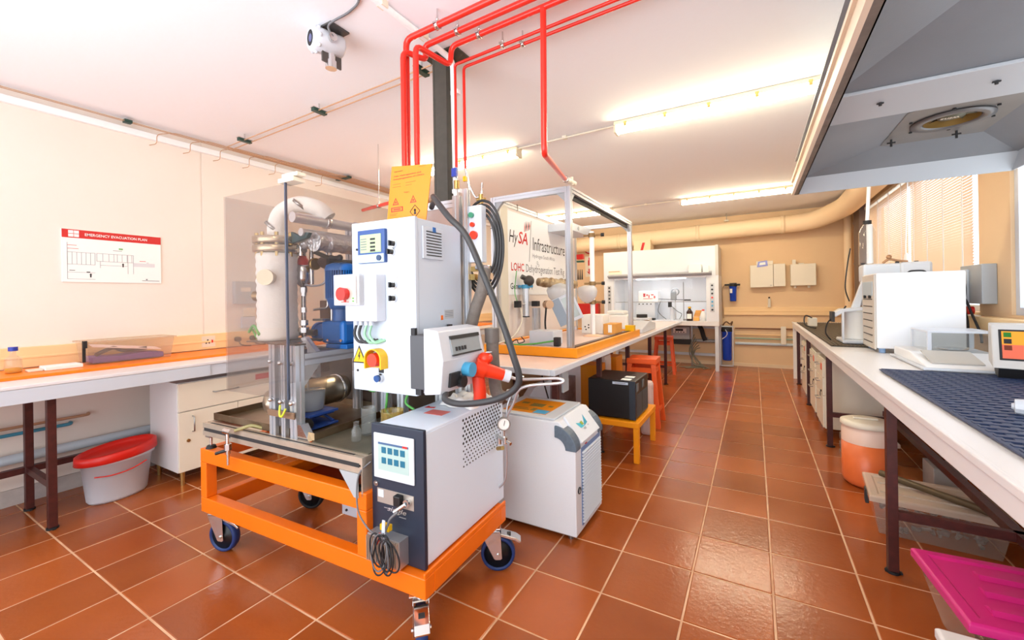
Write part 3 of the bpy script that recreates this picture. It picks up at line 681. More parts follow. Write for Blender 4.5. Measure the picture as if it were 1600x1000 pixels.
b.box(x0, x1, y0, y1, z0, z0 + .003)
for a in ((x0, x0 + .003, y0, y1), (x1 - .003, x1, y0, y1), (x0, x1, y0, y0 + .003), (x0, x1, y1 - .003, y1)): b.box(*a, z0, z1)
t.part('drip_tray', b, tray_m)
b = MB(); b.box(.862, 1.215, .04, .6, .7105, .7145); t.part('deck_plate', b, mat('deck_plate_steel', (120, 116, 100), .35, .6, var=.3, vscale=10))
b = MB(); b.prism([(0, 0), (.11, 0), (.11, -.10), (.085, -.10)], (1.09, .0, .643), X, Z, (0, -.004, 0)); t.part('gusset', b, greypl)
b = MB(); b.box(.045, 1.205, -.0012, .004, .669, .686); t.part('slot_cover', b, slotm)
b = MB(); b.box(.08, 1.16, .0125, .0215, .7095, .7112); t.part('slot_cover', b, slotm)
b = MB(); b.box(1.215, 1.222, 0, .06, .55, .71); t.part('end_plate', b, alu_w)
# front posts
for k, x in enumerate((.585, .668, .742)):
    ebar('post', (x, .055, .70), (x, .055, 1.15), .046 if k != 1 else .03, .045)
b = MB(); b.box(.555, .77, .03, .085, 1.15, 1.156); t.part('post_cap', b, splash_m)
ebar('post', (.585, .56, .70), (.585, .56, 1.15)); ebar('post', (.742, .56, .70), (.742, .56, 1.15))
ebar('side_rail', (.742, .08, 1.078), (.742, .54, 1.078), .045, .055)
ebar('side_rail', (.585, .08, 1.078), (.585, .54, 1.078), .045, .055)
b = MB(); b.prism([(0, 0), (.09, 0), (0, -.10)], (.742 - .02, .078, 1.05), Y, Z, (.04, 0, 0)); t.part('corner_bracket', b, greypl)
b = MB(); b.prism([(-.02, 0), (.075, 0), (.02, .07), (0, .07)], (.77, .035, .712), X, Z, (0, .04, 0)); t.part('corner_bracket', b, chrome)
for z in (1.07, .885, ):
    for x in (.59, .665, .744):
        b = MB(); b.lathe([(.001, .022), (.009, .02), (.012, .008), (.009, 0)], (x, .033, z - .004 * (x > .6)), (0, -1, 0), n=12); t.part('panel_knob', b, chrome)
b = MB(); b.box(.565, .765, .020, .026, .808, .838); t.part('clamp_strip', b, mat('strip_brown', (150, 120, 96), .4, .6))
b = MB(); b.tube([(.68, .01, .87), (.69, .0, .83), (.715, -.005, .825), (.735, .0, .86)], .005); t.part('earth_wire', b, mat('earth_wire', (200, 210, 60), .4))
# acrylic screens
b = MB(); b.box(.268, .762, -.004, .002, .905, 1.90); t.part('front_screen', b, acry)
b = MB(); b.box(.758, .764, .004, .75, .98, 1.90); s2 = t.part('side_screen', b, acry)
b = MB(); b.box(.266, .270, .004, .62, .905, 1.90); t.part('left_screen', b, acry)
b = MB(); b.box(.757, .765, -.006, .004, .905, 1.905); t.part('screen_edge', b, acry_edge)
b = MB(); b.box(.72, .83, -.012, .05, 1.905, 1.925); b.box(.74, .85, -.006, .04, 1.928, 1.945); t.part('top_clamp', b, cream, bevel=.003)
# rear splash sheet
b = MB(); b.box(.05, 1.22, .63, .634, .72, 1.06); t.part('rear_splash_sheet', b, splash_m)
b = MB(); b.tube([(.55, .622, .98), (.53, .622, .88), (.50, .62, .80)], .004); t.part('splash_tube', b, greypl)
b = MB(); b.box(.86, 1.05, .612, .628, .865, .885); t.part('copper_bar', b, brass)
# insulated reactor
cx, cy = .445, .16
b = MB(); pr = [(.001, 0)]
for k in range(23): pr.append((.093 + .006 * (k % 2) + random.uniform(-.002, .002), .002 + k * .45 / 22))
pr.append((.001, .452)); b.lathe(pr, (cx, cy, 1.157), n=28); t.part('reactor_jacket', b, insul)
b = MB(); b.box(cx - .11, cx + .2, cy - .1, cy + .12, 1.15, 1.157); t.part('reactor_base_plate', b, splash_m)
for z in (1.615, 1.66):
    b = MB(); b.lathe([(.001, 0), (.108, 0), (.112, .004), (.112, .032), (.108, .036), (.001, .036)], (cx, cy, z), n=32); t.part('flange', b, mat('flange_steel', (196, 178, 150), .25, .9))
for k in range(8):
    a = 2 * PI * k / 8 + .2; b = MB(); b.cyl((cx + .09 * math.cos(a), cy + .09 * math.sin(a), 1.592), (cx + .09 * math.cos(a), cy + .09 * math.sin(a), 1.715), .010, n=6, smooth=False); t.part('flange_bolt', b, brass)
b = MB(); b.tube([(cx, cy, 1.70), (cx, cy, 1.76), (cx + .02, cy + .02, 1.83), (cx + .09, cy + .07, 1.875), (cx + .18, cy + .12, 1.85), (cx + .22, cy + .15, 1.80)], .043, n=14); t.part('insulated_bend', b, insul)
for p in ((cx - .01, cy - .01, 1.75), (cx + .10, cy + .07, 1.87)):
    b = MB(); b.lathe([(.044, -.008), (.047, -.008), (.047, .008), (.044, .008)], p, (.4, .3, .6), n=16); t.part('bend_clamp', b, steel)
b = MB(); b.cyl((cx + .04, cy - .06, 1.48), (cx + .075, cy - .105, 1.48), .034, n=18); b.cyl((cx + .075, cy - .105, 1.48), (cx + .085, cy - .12, 1.48), .04, n=18); t.part('side_nozzle', b, mat('nozzle_steel', (180, 164, 140), .3, .8))
b = MB(); b.cyl((cx - .08, cy - .02, 1.39), (cx - .135, cy - .035, 1.39), .028, n=16); t.part('side_nozzle', b, mat('nozzle_bronze', (150, 120, 80), .35, .8))
b = MB(); b.tube([(cx - .12, cy - .08, 1.20), (cx - .06, cy - .09, 1.235), (cx, cy - .1, 1.19)], .007); b.tube([(cx - .13, cy - .06, 1.22), (cx - .03, cy - .09, 1.17)], .006); t.part('sensor_lead', b, green)
# silver lines going back
b = MB(); b.cyl((.66, .10, 1.775), (.66, .72, 1.775), .026, n=18); t.part('silver_pipe', b, mat('silver_tube', (222, 224, 228), .35, .5))
b = MB(); b.cyl((.64, .16, 1.71), (.64, .70, 1.71), .02, n=16); t.part('silver_pipe', b, mat('silver_tube', (222, 224, 228), .35, .5))
for y in (.3, .5):
    b = MB(); b.lathe([(.027, -.012), (.033, -.012), (.033, .012), (.027, .012)], (.66, y, 1.775), Y, n=18); t.part('pipe_union', b, chrome)
b = MB(); pr = [(.001, 0)] + [(.045 + random.uniform(-.006, .006), .002 + k * .02) for k in range(24)] + [(.001, .47)]
b.lathe(pr, (.66, .22, 1.665), Y, n=20, smooth=False); t.part('foil_lagging', b, foil)
b = MB(); pr = [(.001, 0)] + [(.03 + random.uniform(-.005, .005), .002 + k * .02) for k in range(6)] + [(.001, .11)]
b.lathe(pr, (.55, .24, 1.66), (1, 0, .2), n=16, smooth=False); t.part('foil_lagging', b, foil)
b = MB(); b.prism([(0, 0), (.12, .02), (.14, .045), (.1, .05), (.07, .03), (.0, .06)], (.55, .17, 1.66), X, Z, (0, .02, 0)); t.part('valve_lever', b, mat('lever_green', (30, 70, 76), .5))
b = MB(); b.tube([(.62, .25, 1.62), (.68, .35, 1.575), (.74, .45, 1.575), (.72, .6, 1.64)], .012); t.part('dark_tube', b, mat('tube_olive', (86, 82, 70), .4, .5))
# tee, regulators, small gear
b = MB(); b.cyl((.535, .3, 1.45), (.535, .3, 1.68), .012); b.cyl((.535, .24, 1.60), (.535, .24, 1.66), .022); b.cyl((.48, .24, 1.63), (.56, .24, 1.63), .016); t.part('fitting', b, chrome)
b = MB(); b.lathe([(.001, -.045), (.012, -.04), (.03, -.02), (.045, .0), (.047, .01), (.047, .075), (.04, .085), (.001, .088)], (.49, .28, 1.47), n=24); v = t.part('sample_vessel', b, chrome)
b = MB(); b.lathe([(.001, 0), (.028, 0), (.028, .03), (.018, .05), (.001, .05)], (.49, .28, 1.555), n=20); t.part('red_cap', b, red, parent=v)
b = MB(); b.cyl((.49, .28, 1.60), (.49, .28, 1.645), .009); t.part('cap_spigot', b, black, parent=v)
b = MB(); b.cyl((.49, .28, 1.43), (.49, .28, 1.10), .013, n=12)
t.part('drain_pipe', b, chrome)
for z, r in ((1.42, .02), (1.40, .015), (1.31, .017), (1.24, .022), (1.20, .026), (1.13, .02)):
    b = MB(); b.cyl((.49, .28, z - .014), (.49, .28, z + .014), r, n=6, smooth=False); t.part('pipe_nut', b, chrome)
b = MB(); b.cyl((.36, .3, 1.185), (.56, .3, 1.185), .018, n=14); b.cyl((.40, .3, 1.165), (.40, .3, 1.205), .035, n=14); t.part('cross_pipe', b, mat('gunmetal', (120, 114, 108), .35, .8))
for x in (.61, .64):
    b = MB(); b.pipe([(x, .34, 1.66), (x, .34, 1.27 if x > .62 else 1.32), (x - .09, .32, 1.31)] if x < .62 else [(x, .34, 1.66), (x, .34, 1.25)], .007, n=8); t.part('sense_tube', b, chrome)
b = MB(); b.cyl((.60, .33, 1.57), (.66, .33, 1.57), .036, n=20); b.cyl((.58, .33, 1.57), (.60, .33, 1.57), .028, n=16); t.part('solenoid_valve', b, mat('valve_dark', (84, 62, 56), .35, .5))
b = MB(); b.cyl((.67, .31, 1.585), (.735, .31, 1.585), .012); b.sphere((.745, .31, 1.585), .017, 10, 6); t.part('black_tap', b, black)
b = MB(); b.lathe([(.03, -.01), (.033, -.01), (.033, .01), (.03, .01)], (.56, .3, 1.56), X, n=18); b.cyl((.55, .3, 1.56), (.57, .3, 1.56), .03, n=18); t.part('brass_disc', b, brass)
b = MB(); b.tube([(.74, .31, 1.55), (.68, .30, 1.54), (.64, .30, 1.46), (.57, .29, 1.44), (.50, .27, 1.45)], .006); t.part('silver_hose', b, alu)
ebar('rear_upright', (.60, .52, 1.10), (.60, .52, 1.78), .05); 
b = MB(); b.box(.38, .43, .50, .53, 1.10, 1.55); t.part('yellow_upright', b, cream)
b = MB(); b.box(.36, .44, .485, .50, 1.25, 1.36); t.part('clamp_box', b, mat('box_brown', (110, 84, 70), .5))
b = MB(); b.cyl((.62, .42, 1.105), (.62, .42, 1.20), .045, n=20); t.part('clear_cylinder', b, frost)
b = MB(); b.prism([(0, .03), (.03, .04), (.10, -.02), (.115, -.03), (.115, -.16), (.05, -.16), (.05, -.02)], (.64, .15, 1.14), X, Z, (0, .025, 0)); t.part('foil_flap', b, foil)
# large rear frame that carries the electrical cabinet
for x, y in ((1.30, .60), (.99, .38), (1.10, .38), (1.23, .52)):
    ebar('rear_post', (x, y, .715), (x, y, 1.90 if x > 1.25 else .95), .04)
ebar('rear_post', (1.355, .60, .70), (1.355, .60, 1.93), .03, .03)
ebar('head_rail', (.95, .60, 1.86), (1.28, .60, 1.86), .04)
b = MB(); b.box(.98, 1.28, .585, .59, 1.70, 1.84); t.part('head_panel', b, mat('head_panel_pinkgrey', (206, 186, 178), .5))
b = MB(); b.tube([(1.05, .33, .93), (1.06, .31, .86), (1.04, .33, .80), (1.08, .35, .76)], .006); t.part('green_wire', b, green)
b = MB(); b.tube([(1.2, .33, .93), (1.19, .3, .87), (1.24, .3, .84)], .006); t.part('green_wire', b, green)
b = MB(); b.tube([(.92, .33, .90), (.97, .32, .90), (1.02, .34, .93)], .007); t.part('green_wire', b, green)
# drain valve at the front rail
b = MB(); b.tube([(.46, .06, .72), (.42, .03, .735), (.375, .0, .72), (.34, -.03, .71)], .008); t.part('drain_hose', b, mat('olive_hose', (150, 140, 90), .4))
b = MB(); b.cyl((.33, -.035, .72), (.33, -.035, .60), .010); b.cyl((.30, -.035, .712), (.36, -.035, .712), .014); b.cyl((.33, -.035, .65), (.33, -.035, .62), .017, n=6, smooth=False); b.cyl((.33, -.035, .60), (.33, -.035, .545), .007)
t.part('drain_valve', b, chrome)
b = MB(); b.cyl((.33, -.04, .62), (.27, -.06, .60), .008); t.part('valve_handle', b, black)
# horizontal steel vessel lying in the tray
b = MB(); pr = [(.001, 0), (.04, .01), (.068, .03), (.08, .065), (.08, .45), (.068, .485), (.04, .505), (.001, .51)]
b.lathe(pr, (.47, .07, .835), Y, n=28); v = t.part('horizontal_vessel', b, mat('vessel_steel', (176, 164, 146), .3, .85, var=.15, vscale=6))
b = MB(); b.lathe([(.081, -.008), (.085, -.008), (.085, .008), (.081, .008)], (.47, .50, .835), Y, n=28); t.part('vessel_band', b, chrome, parent=v)

t = Thing('gear_pump_motor', 'blue electric gear pump motor on the rig behind the acrylic screen', 'motor', (.72, .38, 1.11), 'T')
mx, my = .70, .36
b = MB(); n = 40; r0, r1 = .072, .084
poly = []
for k in range(n):
    a = 2 * PI * k / n; q = 2 * PI / n
    for da, rr in ((0, r1), (.35 * q, r1), (.45 * q, r0), (.9 * q, r0)): poly.append((rr * math.cos(a + da), rr * math.sin(a + da)))
b.prism(poly, (mx, my, 1.37), X, Y, (0, 0, .15)); t.part('finned_housing', b, motorblue)
b = MB(); b.lathe([(.001, .045), (.05, .043), (.08, .03), (.086, .01), (.086, 0)], (mx, my, 1.518), n=28); t.part('fan_cover', b, motorblue)
b = MB(); b.lathe([(.001, 0), (.06, 0), (.066, .012), (.078, .05), (.082, .06), (.001, .06)], (mx, my, 1.312), n=28); t.part('end_bell', b, motorblue)
b = MB(); b.cyl((mx, my, 1.24), (mx, my, 1.32), .05, n=20); t.part('neck', b, motorblue)
b = MB(); b.box(mx - .09, mx + .09, my - .07, my + .07, 1.13, 1.25); t.part('gearbox', b, motorblue, bevel=.018)
b = MB(); b.cyl((mx - .08, my, 1.185), (mx - .17, my, 1.185), .052, .045, n=22); b.cyl((mx - .17, my, 1.185), (mx - .19, my, 1.185), .055, n=22); t.part('output_flange', b, motorblue)
b = MB(); b.box(mx - .05, mx + .11, my - .07, my + .08, 1.106, 1.13); t.part('mounting_foot', b, motorblue, bevel=.004)
b = MB(); b.box(mx - .14, mx - .06, my - .078, my - .03, 1.25, 1.262); t.part('name_plate', b, steel)
for x in (mx - .03, mx + .07):
    b = MB(); b.cyl((x, my - .075, 1.15), (x, my - .07, 1.15), .008, n=8); t.part('bolt', b, chrome)

# bucket on lab jack
t = Thing('lab_jack', 'blue lab jack with black knob in the rig tray', 'jack', (.66, .2, .716), 'T')
b = MB(); b.box(.56, .74, .12, .29, .722, .732); t.part('base_plate', b, jackblue, bevel=.002)
b = MB(); b.box(.56, .74, .12, .29, .785, .797); t.part('top_plate', b, jackblue, bevel=.002)
for y in (.13, .27):
    for s_ in (0, 1):
        b = MB(); za, zb = (.735, .782) if s_ else (.782, .735); b.cyl((.575, y, za), (.725, y, zb), .007, n=8); t.part('scissor_arm', b, jackblue)
b = MB(); b.cyl((.60, .125, .758), (.72, .125, .758), .012, n=12); t.part('spindle', b, chrome)
b = MB(); b.cyl((.715, .12, .758), (.745, .105, .758), .028, n=18); t.part('knob', b, black, bevel=.003)
t = Thing('plastic_beaker', 'translucent plastic bucket half full of water on blue jack', 'bucket', (.64, .2, .798), 'T')
b = MB(); b.lathe([(.001, 0), (.062, 0), (.066, .006), (.084, .165), (.092, .17), (.092, .174), (.083, .174)], (.64, .20, .798), n=30); t.part('shell', b, frostc)
b = MB(); b.lathe([(.001, .004), (.062, .005), (.073, .10), (.001, .10)], (.64, .20, .798), n=30); t.part('water', b, water)
b = MB(); b.tube([(.62, .2, 1.05), (.622, .2, .95), (.63, .2, .86)], .006); single('dip_tube', 'clear tube hanging down into the plastic bucket', 'tube', b, frost, (.62, .2, 1.0), 'T')
# glassware beneath the cabinet
def beaker(x, y, r, h, lab, tint=clear, lip=True):
    t = Thing('glass_beaker', lab, 'beaker', (x, y, .717), 'T')
    b = MB(); b.lathe([(.001, 0), (r * .94, 0), (r, .006), (r, h * .95), (r * 1.06, h), (r * 1.02, h), (r * .96, h * .95), (r * .96, .01), (.001, .006)], (x, y, .718), n=26); t.part('glass', b, tint)
    return t
beaker(1.03, .22, .034, .13, 'small clear glass beaker left of the pair under the white cabinet')
tk = beaker(1.16, .24, .052, .125, 'wide yellowish glass beaker right of the pair under the white cabinet', glass('yellow_glass', (238, 222, 160), .12, .16))
b = MB(); b.lathe([(.001, 0), (.02, 0), (.022, .004), (.022, .05), (.012, .065), (.012, .085), (.014, .088), (.001, .088)], (1.045, .13, .716), n=18); single('sample_bottle', 'little clear bottle with white label in front of the beakers', 'bottle', b, clear, (1.045, .13, .716), 'T')

# ----------------------------------------------------------------- electrical cabinet
t = Thing('control_cabinet', 'tall white electrical control cabinet with display and yellow main switch', 'cabinet', (1.15, .36, .932), 'T')
cw = mat('cabinet_white', (200, 210, 224), .32)
F0 = .20
b = MB(); b.box(.962, 1.342, .225, .56, .935, 1.722); t.part('body', b, cw, bevel=.004)
b = MB(); b.box(.958, 1.346, F0, .222, .932, 1.726); t.part('door', b, cw, bevel=.004)
def scr(name, x0, x1, z0, z1, m_, d=.002, f=F0, parent=None, bevel=0):
    b = MB(); b.box(x0, x1, f - d, f, z0, z1); return t.part(name, b, m_, parent=parent, bevel=bevel)
fr = scr('recorder', 1.016, 1.186, 1.53, 1.684, mat('recorder_blue', (42, 76, 140), .35), .018, bevel=.003)
scr('recorder_strip', 1.020, 1.182, 1.532, 1.57, mat('recorder_grey', (176, 200, 214), .35), .003, F0 - .018, fr)
sc = scr('recorder_screen', 1.035, 1.165, 1.578, 1.662, screen_g, .002, F0 - .018, fr)
b = MB(); b.cyl((1.155, F0 - .021, 1.551), (1.155, F0 - .027, 1.551), .013, n=16); t.part('recorder_knob', b, mat('rec_knob', (26, 54, 96), .3), parent=fr)
b = MB(); [b.box(1.10, 1.13, F0 - .0215, F0 - .02, z, z + .009) for z in (1.635, 1.617, 1.599, 1.583)]
t.part('recorder_figures', b, ink, parent=fr)
b = MB(); [b.box(1.04, 1.075, F0 - .0215, F0 - .02, z, z + .004) for z in (1.64, 1.628, 1.616, 1.604, 1.592)]; b.box(1.09, 1.16, F0 - .0214, F0 - .02, 1.581, 1.5825)
t.part('recorder_lines', b, inkg, parent=fr)
t.part('recorder_heading', tmesh('trend', (1.024, F0 - .0195, 1.668), X, Z, .009), white2, parent=fr) if False else None
for x, z, lab in ((1.225, 1.612, None), (1.215, 1.575, None), (1.222, 1.425, None), (1.222, 1.365, None)):
    b = MB(); b.cyl((x, F0, z), (x, F0 - .012, z), .019, n=18); k = t.part('key_switch', b, chrome)
    b = MB(); b.cyl((x, F0 - .012, z), (x, F0 - .024, z), .012, n=14); b.box(x - .003, x + .003, F0 - .034, F0 - .024, z - .012, z + .012); t.part('switch_knob', b, black, parent=k)
    b = MB(); b.box(x - .016, x + .02, F0 - .002, F0, z + .022, z + .048); t.part('switch_label', b, mat('label_grey', (200, 196, 190), .5), parent=k)
scr('keyhole_plate', .985, 1.01, 1.545, 1.57, white, .001)
b = MB(); b.cyl((.993, F0, 1.60), (.993, F0 - .003, 1.60), .006); t.part('keyhole', b, ink)
# small enclosure with clear lid
e = scr('enclosure_box', .975, 1.172, 1.262, 1.475, white, .06, bevel=.004)
b = MB(); b.box(.935, 1.10, F0 - .09, F0 - .06, 1.335, 1.478); t.part('clear_lid', b, frost, parent=e, bevel=.004)
b = MB(); b.box(.955, 1.085, F0 - .094, F0 - .091, 1.345, 1.47); t.part('lid_panel', b, mat('panel_beige', (206, 196, 188), .4), parent=e)
b = MB(); b.box(.995, 1.07, F0 - .097, F0 - .094, 1.425, 1.46); t.part('lilac_display', b, mat('lilac_lcd', (196, 194, 236), .3, emit=.2), parent=e)
b = MB(); b.cyl((1.02, F0 - .094, 1.388), (1.02, F0 - .125, 1.388), .026, .03, n=22); t.part('red_button', b, red, parent=e, bevel=.003)
b = MB(); [b.box(1.062, 1.072, F0 - .096, F0 - .094, z, z + .006) for z in (1.352, 1.365)]; t.part('green_marks', b, green, parent=e)
t.part('red_lettering', tmesh('GfG', (1.0, F0 - .0945, 1.35), X, Z, .012), inkr, parent=e) if False else None
b = MB(); [b.box(x, x + .014, F0 - .096, F0 - .094, 1.350, 1.353 + (k % 2) * .008) for k, x in enumerate((.99, 1.008, 1.026))]; t.part('red_print', b, inkr, parent=e)
for k, x in enumerate((1.02, 1.05, 1.085, 1.115)):
    b = MB(); b.cyl((x, F0 - .035, 1.262), (x, F0 - .035, 1.243), .011, n=10); t.part('cable_gland', b, white2, parent=e)
    b = MB(); b.tube([(x, F0 - .035, 1.245), (x - .008, F0 - .04, 1.20), (x + .02, F0 - .035, 1.165), (x + .07 - k * .01, F0 - .01, 1.17), (x + .08 - k * .01, F0, 1.175)], .0065); t.part('cable', b, hose_m if k < 2 else mat('pale_green_cable', (150, 205, 170), .4), parent=e)
b = MB(); b.lathe([(.001, -.012), (.04, -.01), (.04, 0)], (1.145, F0, 1.172), (0, -1, 0), n=16)
# warning triangle
b = MB(); b.prism([(-.046, 0), (.046, 0), (0, .084)], (.998, F0, 1.060), X, Z, (0, -.0015, 0)); w_ = t.part('warning_triangle', b, ink)
b = MB(); b.prism([(-.037, .006), (.037, .006), (0, .073)], (.998, F0 - .0015, 1.060), X, Z, (0, -.001, 0)); t.part('triangle_face', b, yellow, parent=w_)
b = MB(); b.prism([(.004, .055), (.009, .055), (.002, .036), (.008, .037), (-.002, .012), (.0, .030), (-.007, .029)], (.998, F0 - .0025, 1.060), X, Z, (0, -.001, 0)); t.part('bolt_symbol', b, ink, parent=w_)
# yellow shrouded main switch
b = MB(); n = 14; po = []
for k in range(n + 1):
    a = PI * k / n; po.append((.052 * math.cos(a), .045 + .046 * math.sin(a)))
po = [(.052, 0)] + po + [(-.052, 0), (-.045, 0)] + [(.045 * math.cos(PI - PI * k / n), .045 + .042 * math.sin(PI - PI * k / n)) for k in range(n + 1)] + [(.045, 0)]
b.prism(po, (1.126, F0, 1.045), X, Z, (0, -.045, 0)); sh = t.part('yellow_shroud', b, yellow)
b = MB(); b.box(1.076, 1.176, F0 - .004, F0, 1.045, 1.10); t.part('shroud_back', b, yellow, parent=sh)
b = MB(); b.cyl((1.118, F0 - .004, 1.084), (1.118, F0 - .040, 1.084), .033, .030, n=26); t.part('red_main_switch', b, plugred, parent=sh, bevel=.004)
b = MB(); b.cyl((1.133, F0, 1.0), (1.133, F0 - .02, 1.0), .02, n=18); k = t.part('key_switch', b, chrome)
b = MB(); b.cyl((1.133, F0 - .02, 1.0), (1.133, F0 - .03, .998), .016, n=18); t.part('blue_button', b, mat('button_blue', (50, 90, 150), .3), parent=k)
scr('switch_label', 1.122, 1.152, 1.022, 1.042, ink, .002)
scr('lock_plate', .977, 1.002, 1.012, 1.036, white, .002); b = MB(); b.cyl((.989, F0 - .002, 1.025), (.989, F0 - .005, 1.025), .006); t.part('lock', b, ink)
# side: filter grille and rating plate
SX = 1.342
b = MB(); b.box(SX, SX + .008, .252, .402, 1.543, 1.69); gq = t.part('vent_frame', b, cw, bevel=.003)
for k in range(9):
    z = 1.558 + k * .0135
    b = MB(); b.box(SX + .008, SX + .0105, .275, .385, z, z + .0045); t.part('vent_slot', b, slotm, parent=gq)
b = MB(); b.box(SX + .008, SX + .011, .322, .342, 1.668, 1.692); t.part('blue_vent_tag', b, motorblue, parent=gq)
b = MB(); b.box(SX, SX + .0015, .41, .487, 1.262, 1.306); t.part('rating_plate', b, mat('plate_silver', (190, 194, 200), .4))
b = MB(); b.box(SX, SX + .002, .385, .40, 1.258, 1.28); t.part('orange_tag', b, orange)
b = MB(); [b.box(SX + .0015, SX + .002, .416, .48, z, z + .0025) for z in (1.297, 1.289, 1.281, 1.273)]; t.part('rating_print', b, inkg)

# power distribution box on the cabinet side
t = Thing('socket_box', 'white and grey power distribution box with breaker window on cabinet side', 'socket box', (1.43, .33, 1.0), 'T')
b = MB(); b.box(1.348, 1.425, .155, .47, .975, 1.205); t.part('grey_back_box', b, mat('box_dark_grey', (74, 76, 82), .45), bevel=.004)
b = MB(); b.prism([(1.425, .955), (1.51, .965), (1.525, 1.10), (1.50, 1.225), (1.425, 1.235)], (0, .150, 0), X, Z, (0, .33, 0)); t.part('white_front', b, white, bevel=.006)
def inc(name, y0, y1, z0, z1, d, m_, parent=None):
    # patch laid on the sloping upper face
    def px(z): return 1.525 - (z - 1.10) * (.025 / .125) if z > 1.10 else 1.525 - (1.10 - z) * (.015 / .135)
    b = MB(); b.add([(px(z) + dd, y, z) for dd in (0, d) for y, z in ((y0, z0), (y1, z0), (y1, z1), (y0, z1))], [(0, 1, 2, 3), (7, 6, 5, 4), (0, 4, 5, 1), (1, 5, 6, 2), (2, 6, 7, 3), (3, 7, 4, 0)])
    return t.part(name, b, m_, parent=parent, bevel=.001)
wn = inc('breaker_window', .22, .445, 1.115, 1.20, .006, mat('window_smoke', (150, 160, 166), .15))
inc('window_top_bar', .22, .445, 1.185, 1.20, .010, slotm, wn)
for k in range(4): inc('breaker_toggle', .245 + k * .022, .258 + k * .022, 1.135, 1.152, .010, ink, wn)
inc('window_bottom_bar', .22, .445, 1.115, 1.122, .010, slotm, wn)
inc('schuko_socket', .20, .27, .985, 1.045, .012, ink)
b = MB(); b.cyl((1.52, .275, 1.00), (1.545, .275, 1.0), .026, n=18); t.part('black_knob', b, black)
b = MB(); b.cyl((1.52, .32, 1.045), (1.56, .32, 1.045), .032, n=22); bs = t.part('blue_socket_cover', b, skyblue, label='round blue socket lid')
b = MB(); b.box(1.515, 1.535, .287, .303, .975, 1.0); t.part('red_tab', b, red)
for y in (.17, .43):
    b = MB(); b.box(1.348, 1.37, y - .008, y + .008, 1.205, 1.235); t.part('mounting_lug', b, ink)
    b = MB(); b.box(1.37, 1.40, y - .008, y + .008, .95, .975); t.part('mounting_lug', b, ink)
t = Thing('power_plug', 'big red industrial plug with white ring in the socket box', 'plug', (1.55, .40, 1.03), 'T')
d = Vector((.75, .60, -.32)).normalized(); p = Vector((1.525, .39, 1.045))
b = MB(); b.cyl(p, p + d * .05, .045, .042, n=24); b.cyl(p + d * .05, p + d * .14, .034, .027, n=24); t.part('plug_body', b, plugred)
b = MB(); b.sphere(p + Vector((.03, .045, .035)), .036, 16, 10, sz=.8); t.part('red_flap', b, plugred)
b = MB(); b.cyl(p + d * .14, p + d * .172, .028, n=20); t.part('lock_ring', b, white2)
b = MB(); b.box(p.x + .04, p.x + .058, p.y + .035, p.y + .06, p.z + .062, p.z + .066); t.part('white_label', b, white)
b = MB(); b.tube([(1.53, .41, 1.0), (1.535, .415, .93), (1.53, .42, .87)], .03, n=16); single('red_socket', 'red round connector hanging below the industrial plug', 'connector', b, plugred, (1.53, .41, .9), 'T')
q = p + d * .17
b = MB(); b.tube([q, q + d * .05, q + Vector((.10, .09, -.02)), q + Vector((.19, .14, -.02)), q + Vector((.20, .14, -.04)), Vector((1.665, .60, .92)), Vector((1.61, .60, .83)), Vector((1.575, .60, .77))], .007)
single('power_cable', 'pale grey cable curving from the red industrial plug', 'cable', b, alu, q, 'T')

# black hose looping in front of the cabinet
b = MB(); b.tube([(1.30, .38, 1.80), (1.38, .30, 1.815), (1.47, .18, 1.785), (1.60, .1, 1.68), (1.68, .1, 1.60), (1.75, .1, 1.46), (1.82, .1, 1.30), (1.872, .1, 1.16), (1.885, .12, 1.05), (1.80, .12, .985), (1.66, .1, .955), (1.56, .12, .955), (1.50, .2, .96), (1.45, .25, .97)], .0125, n=12)
single('black_hose', 'thick black cable looping down in front of control cabinet side', 'hose', b, hose_m, (1.6, .1, 1.5), 'T')
t = Thing('hose_coil', 'coil of black hose hanging behind the small button box', 'hose', (1.45, .66, 1.6), 'T')
for k in range(4):
    r = .145 + k * .019; b = MB(); y = .665 + k * .006
    b.tube([(1.40 + (r * .62) * math.sin(a), y, 1.63 + r * 1.25 * math.cos(a)) for a in [2 * PI * i / 16 for i in range(17)]], .0075, n=8); t.part('hose_turn', b, hose_m)
t = Thing('button_box', 'grey box with green and red push buttons right of the control cabinet', 'button box', (1.39, .62, 1.56), 'T')
b = MB(); b.box(1.335, 1.445, .60, .65, 1.545, 1.84); t.part('box', b, white2, bevel=.004)
for z, m_, r in ((1.79, mat('button_green', (70, 150, 120), .3), .014), (1.74, plugred, .012), (1.685, plugred, .022)):
    b = MB(); b.cyl((1.388 + (1.79 - z) * .12, .60, z), (1.388 + (1.79 - z) * .12, .585, z), r, n=18); t.part('push_button', b, m_, bevel=.002)
t = Thing('brass_manifold', 'brass and chrome fittings right below the button box', 'fittings', (1.42, .62, 1.5), 'T')
b = MB(); b.box(1.36, 1.42, .61, .64, 1.50, 1.525); b.box(1.36, 1.40, .60, .63, 1.455, 1.485); t.part('brass_block', b, brass)
b = MB(); b.cyl((1.40, .62, 1.52), (1.48, .62, 1.51), .017); b.cyl((1.44, .62, 1.47), (1.49, .62, 1.47), .02, n=6); t.part('union', b, chrome)
b = MB(); b.tube([(1.475, .58, 1.51), (1.46, .57, 1.40), (1.425, .56, 1.30), (1.40, .56, 1.22)], .031, n=16); b.tube([(1.52, .56, 1.20), (1.525, .56, 1.05), (1.54, .56, .90), (1.58, .56, .87)], .031, n=16)
t.part('grey_flex_duct', b, greyhose)
b = MB(); b.cyl((1.52, .56, 1.14), (1.52, .56, 1.21), .036, n=18); t.part('duct_collar', b, mat('collar_grey', (104, 98, 94), .5))

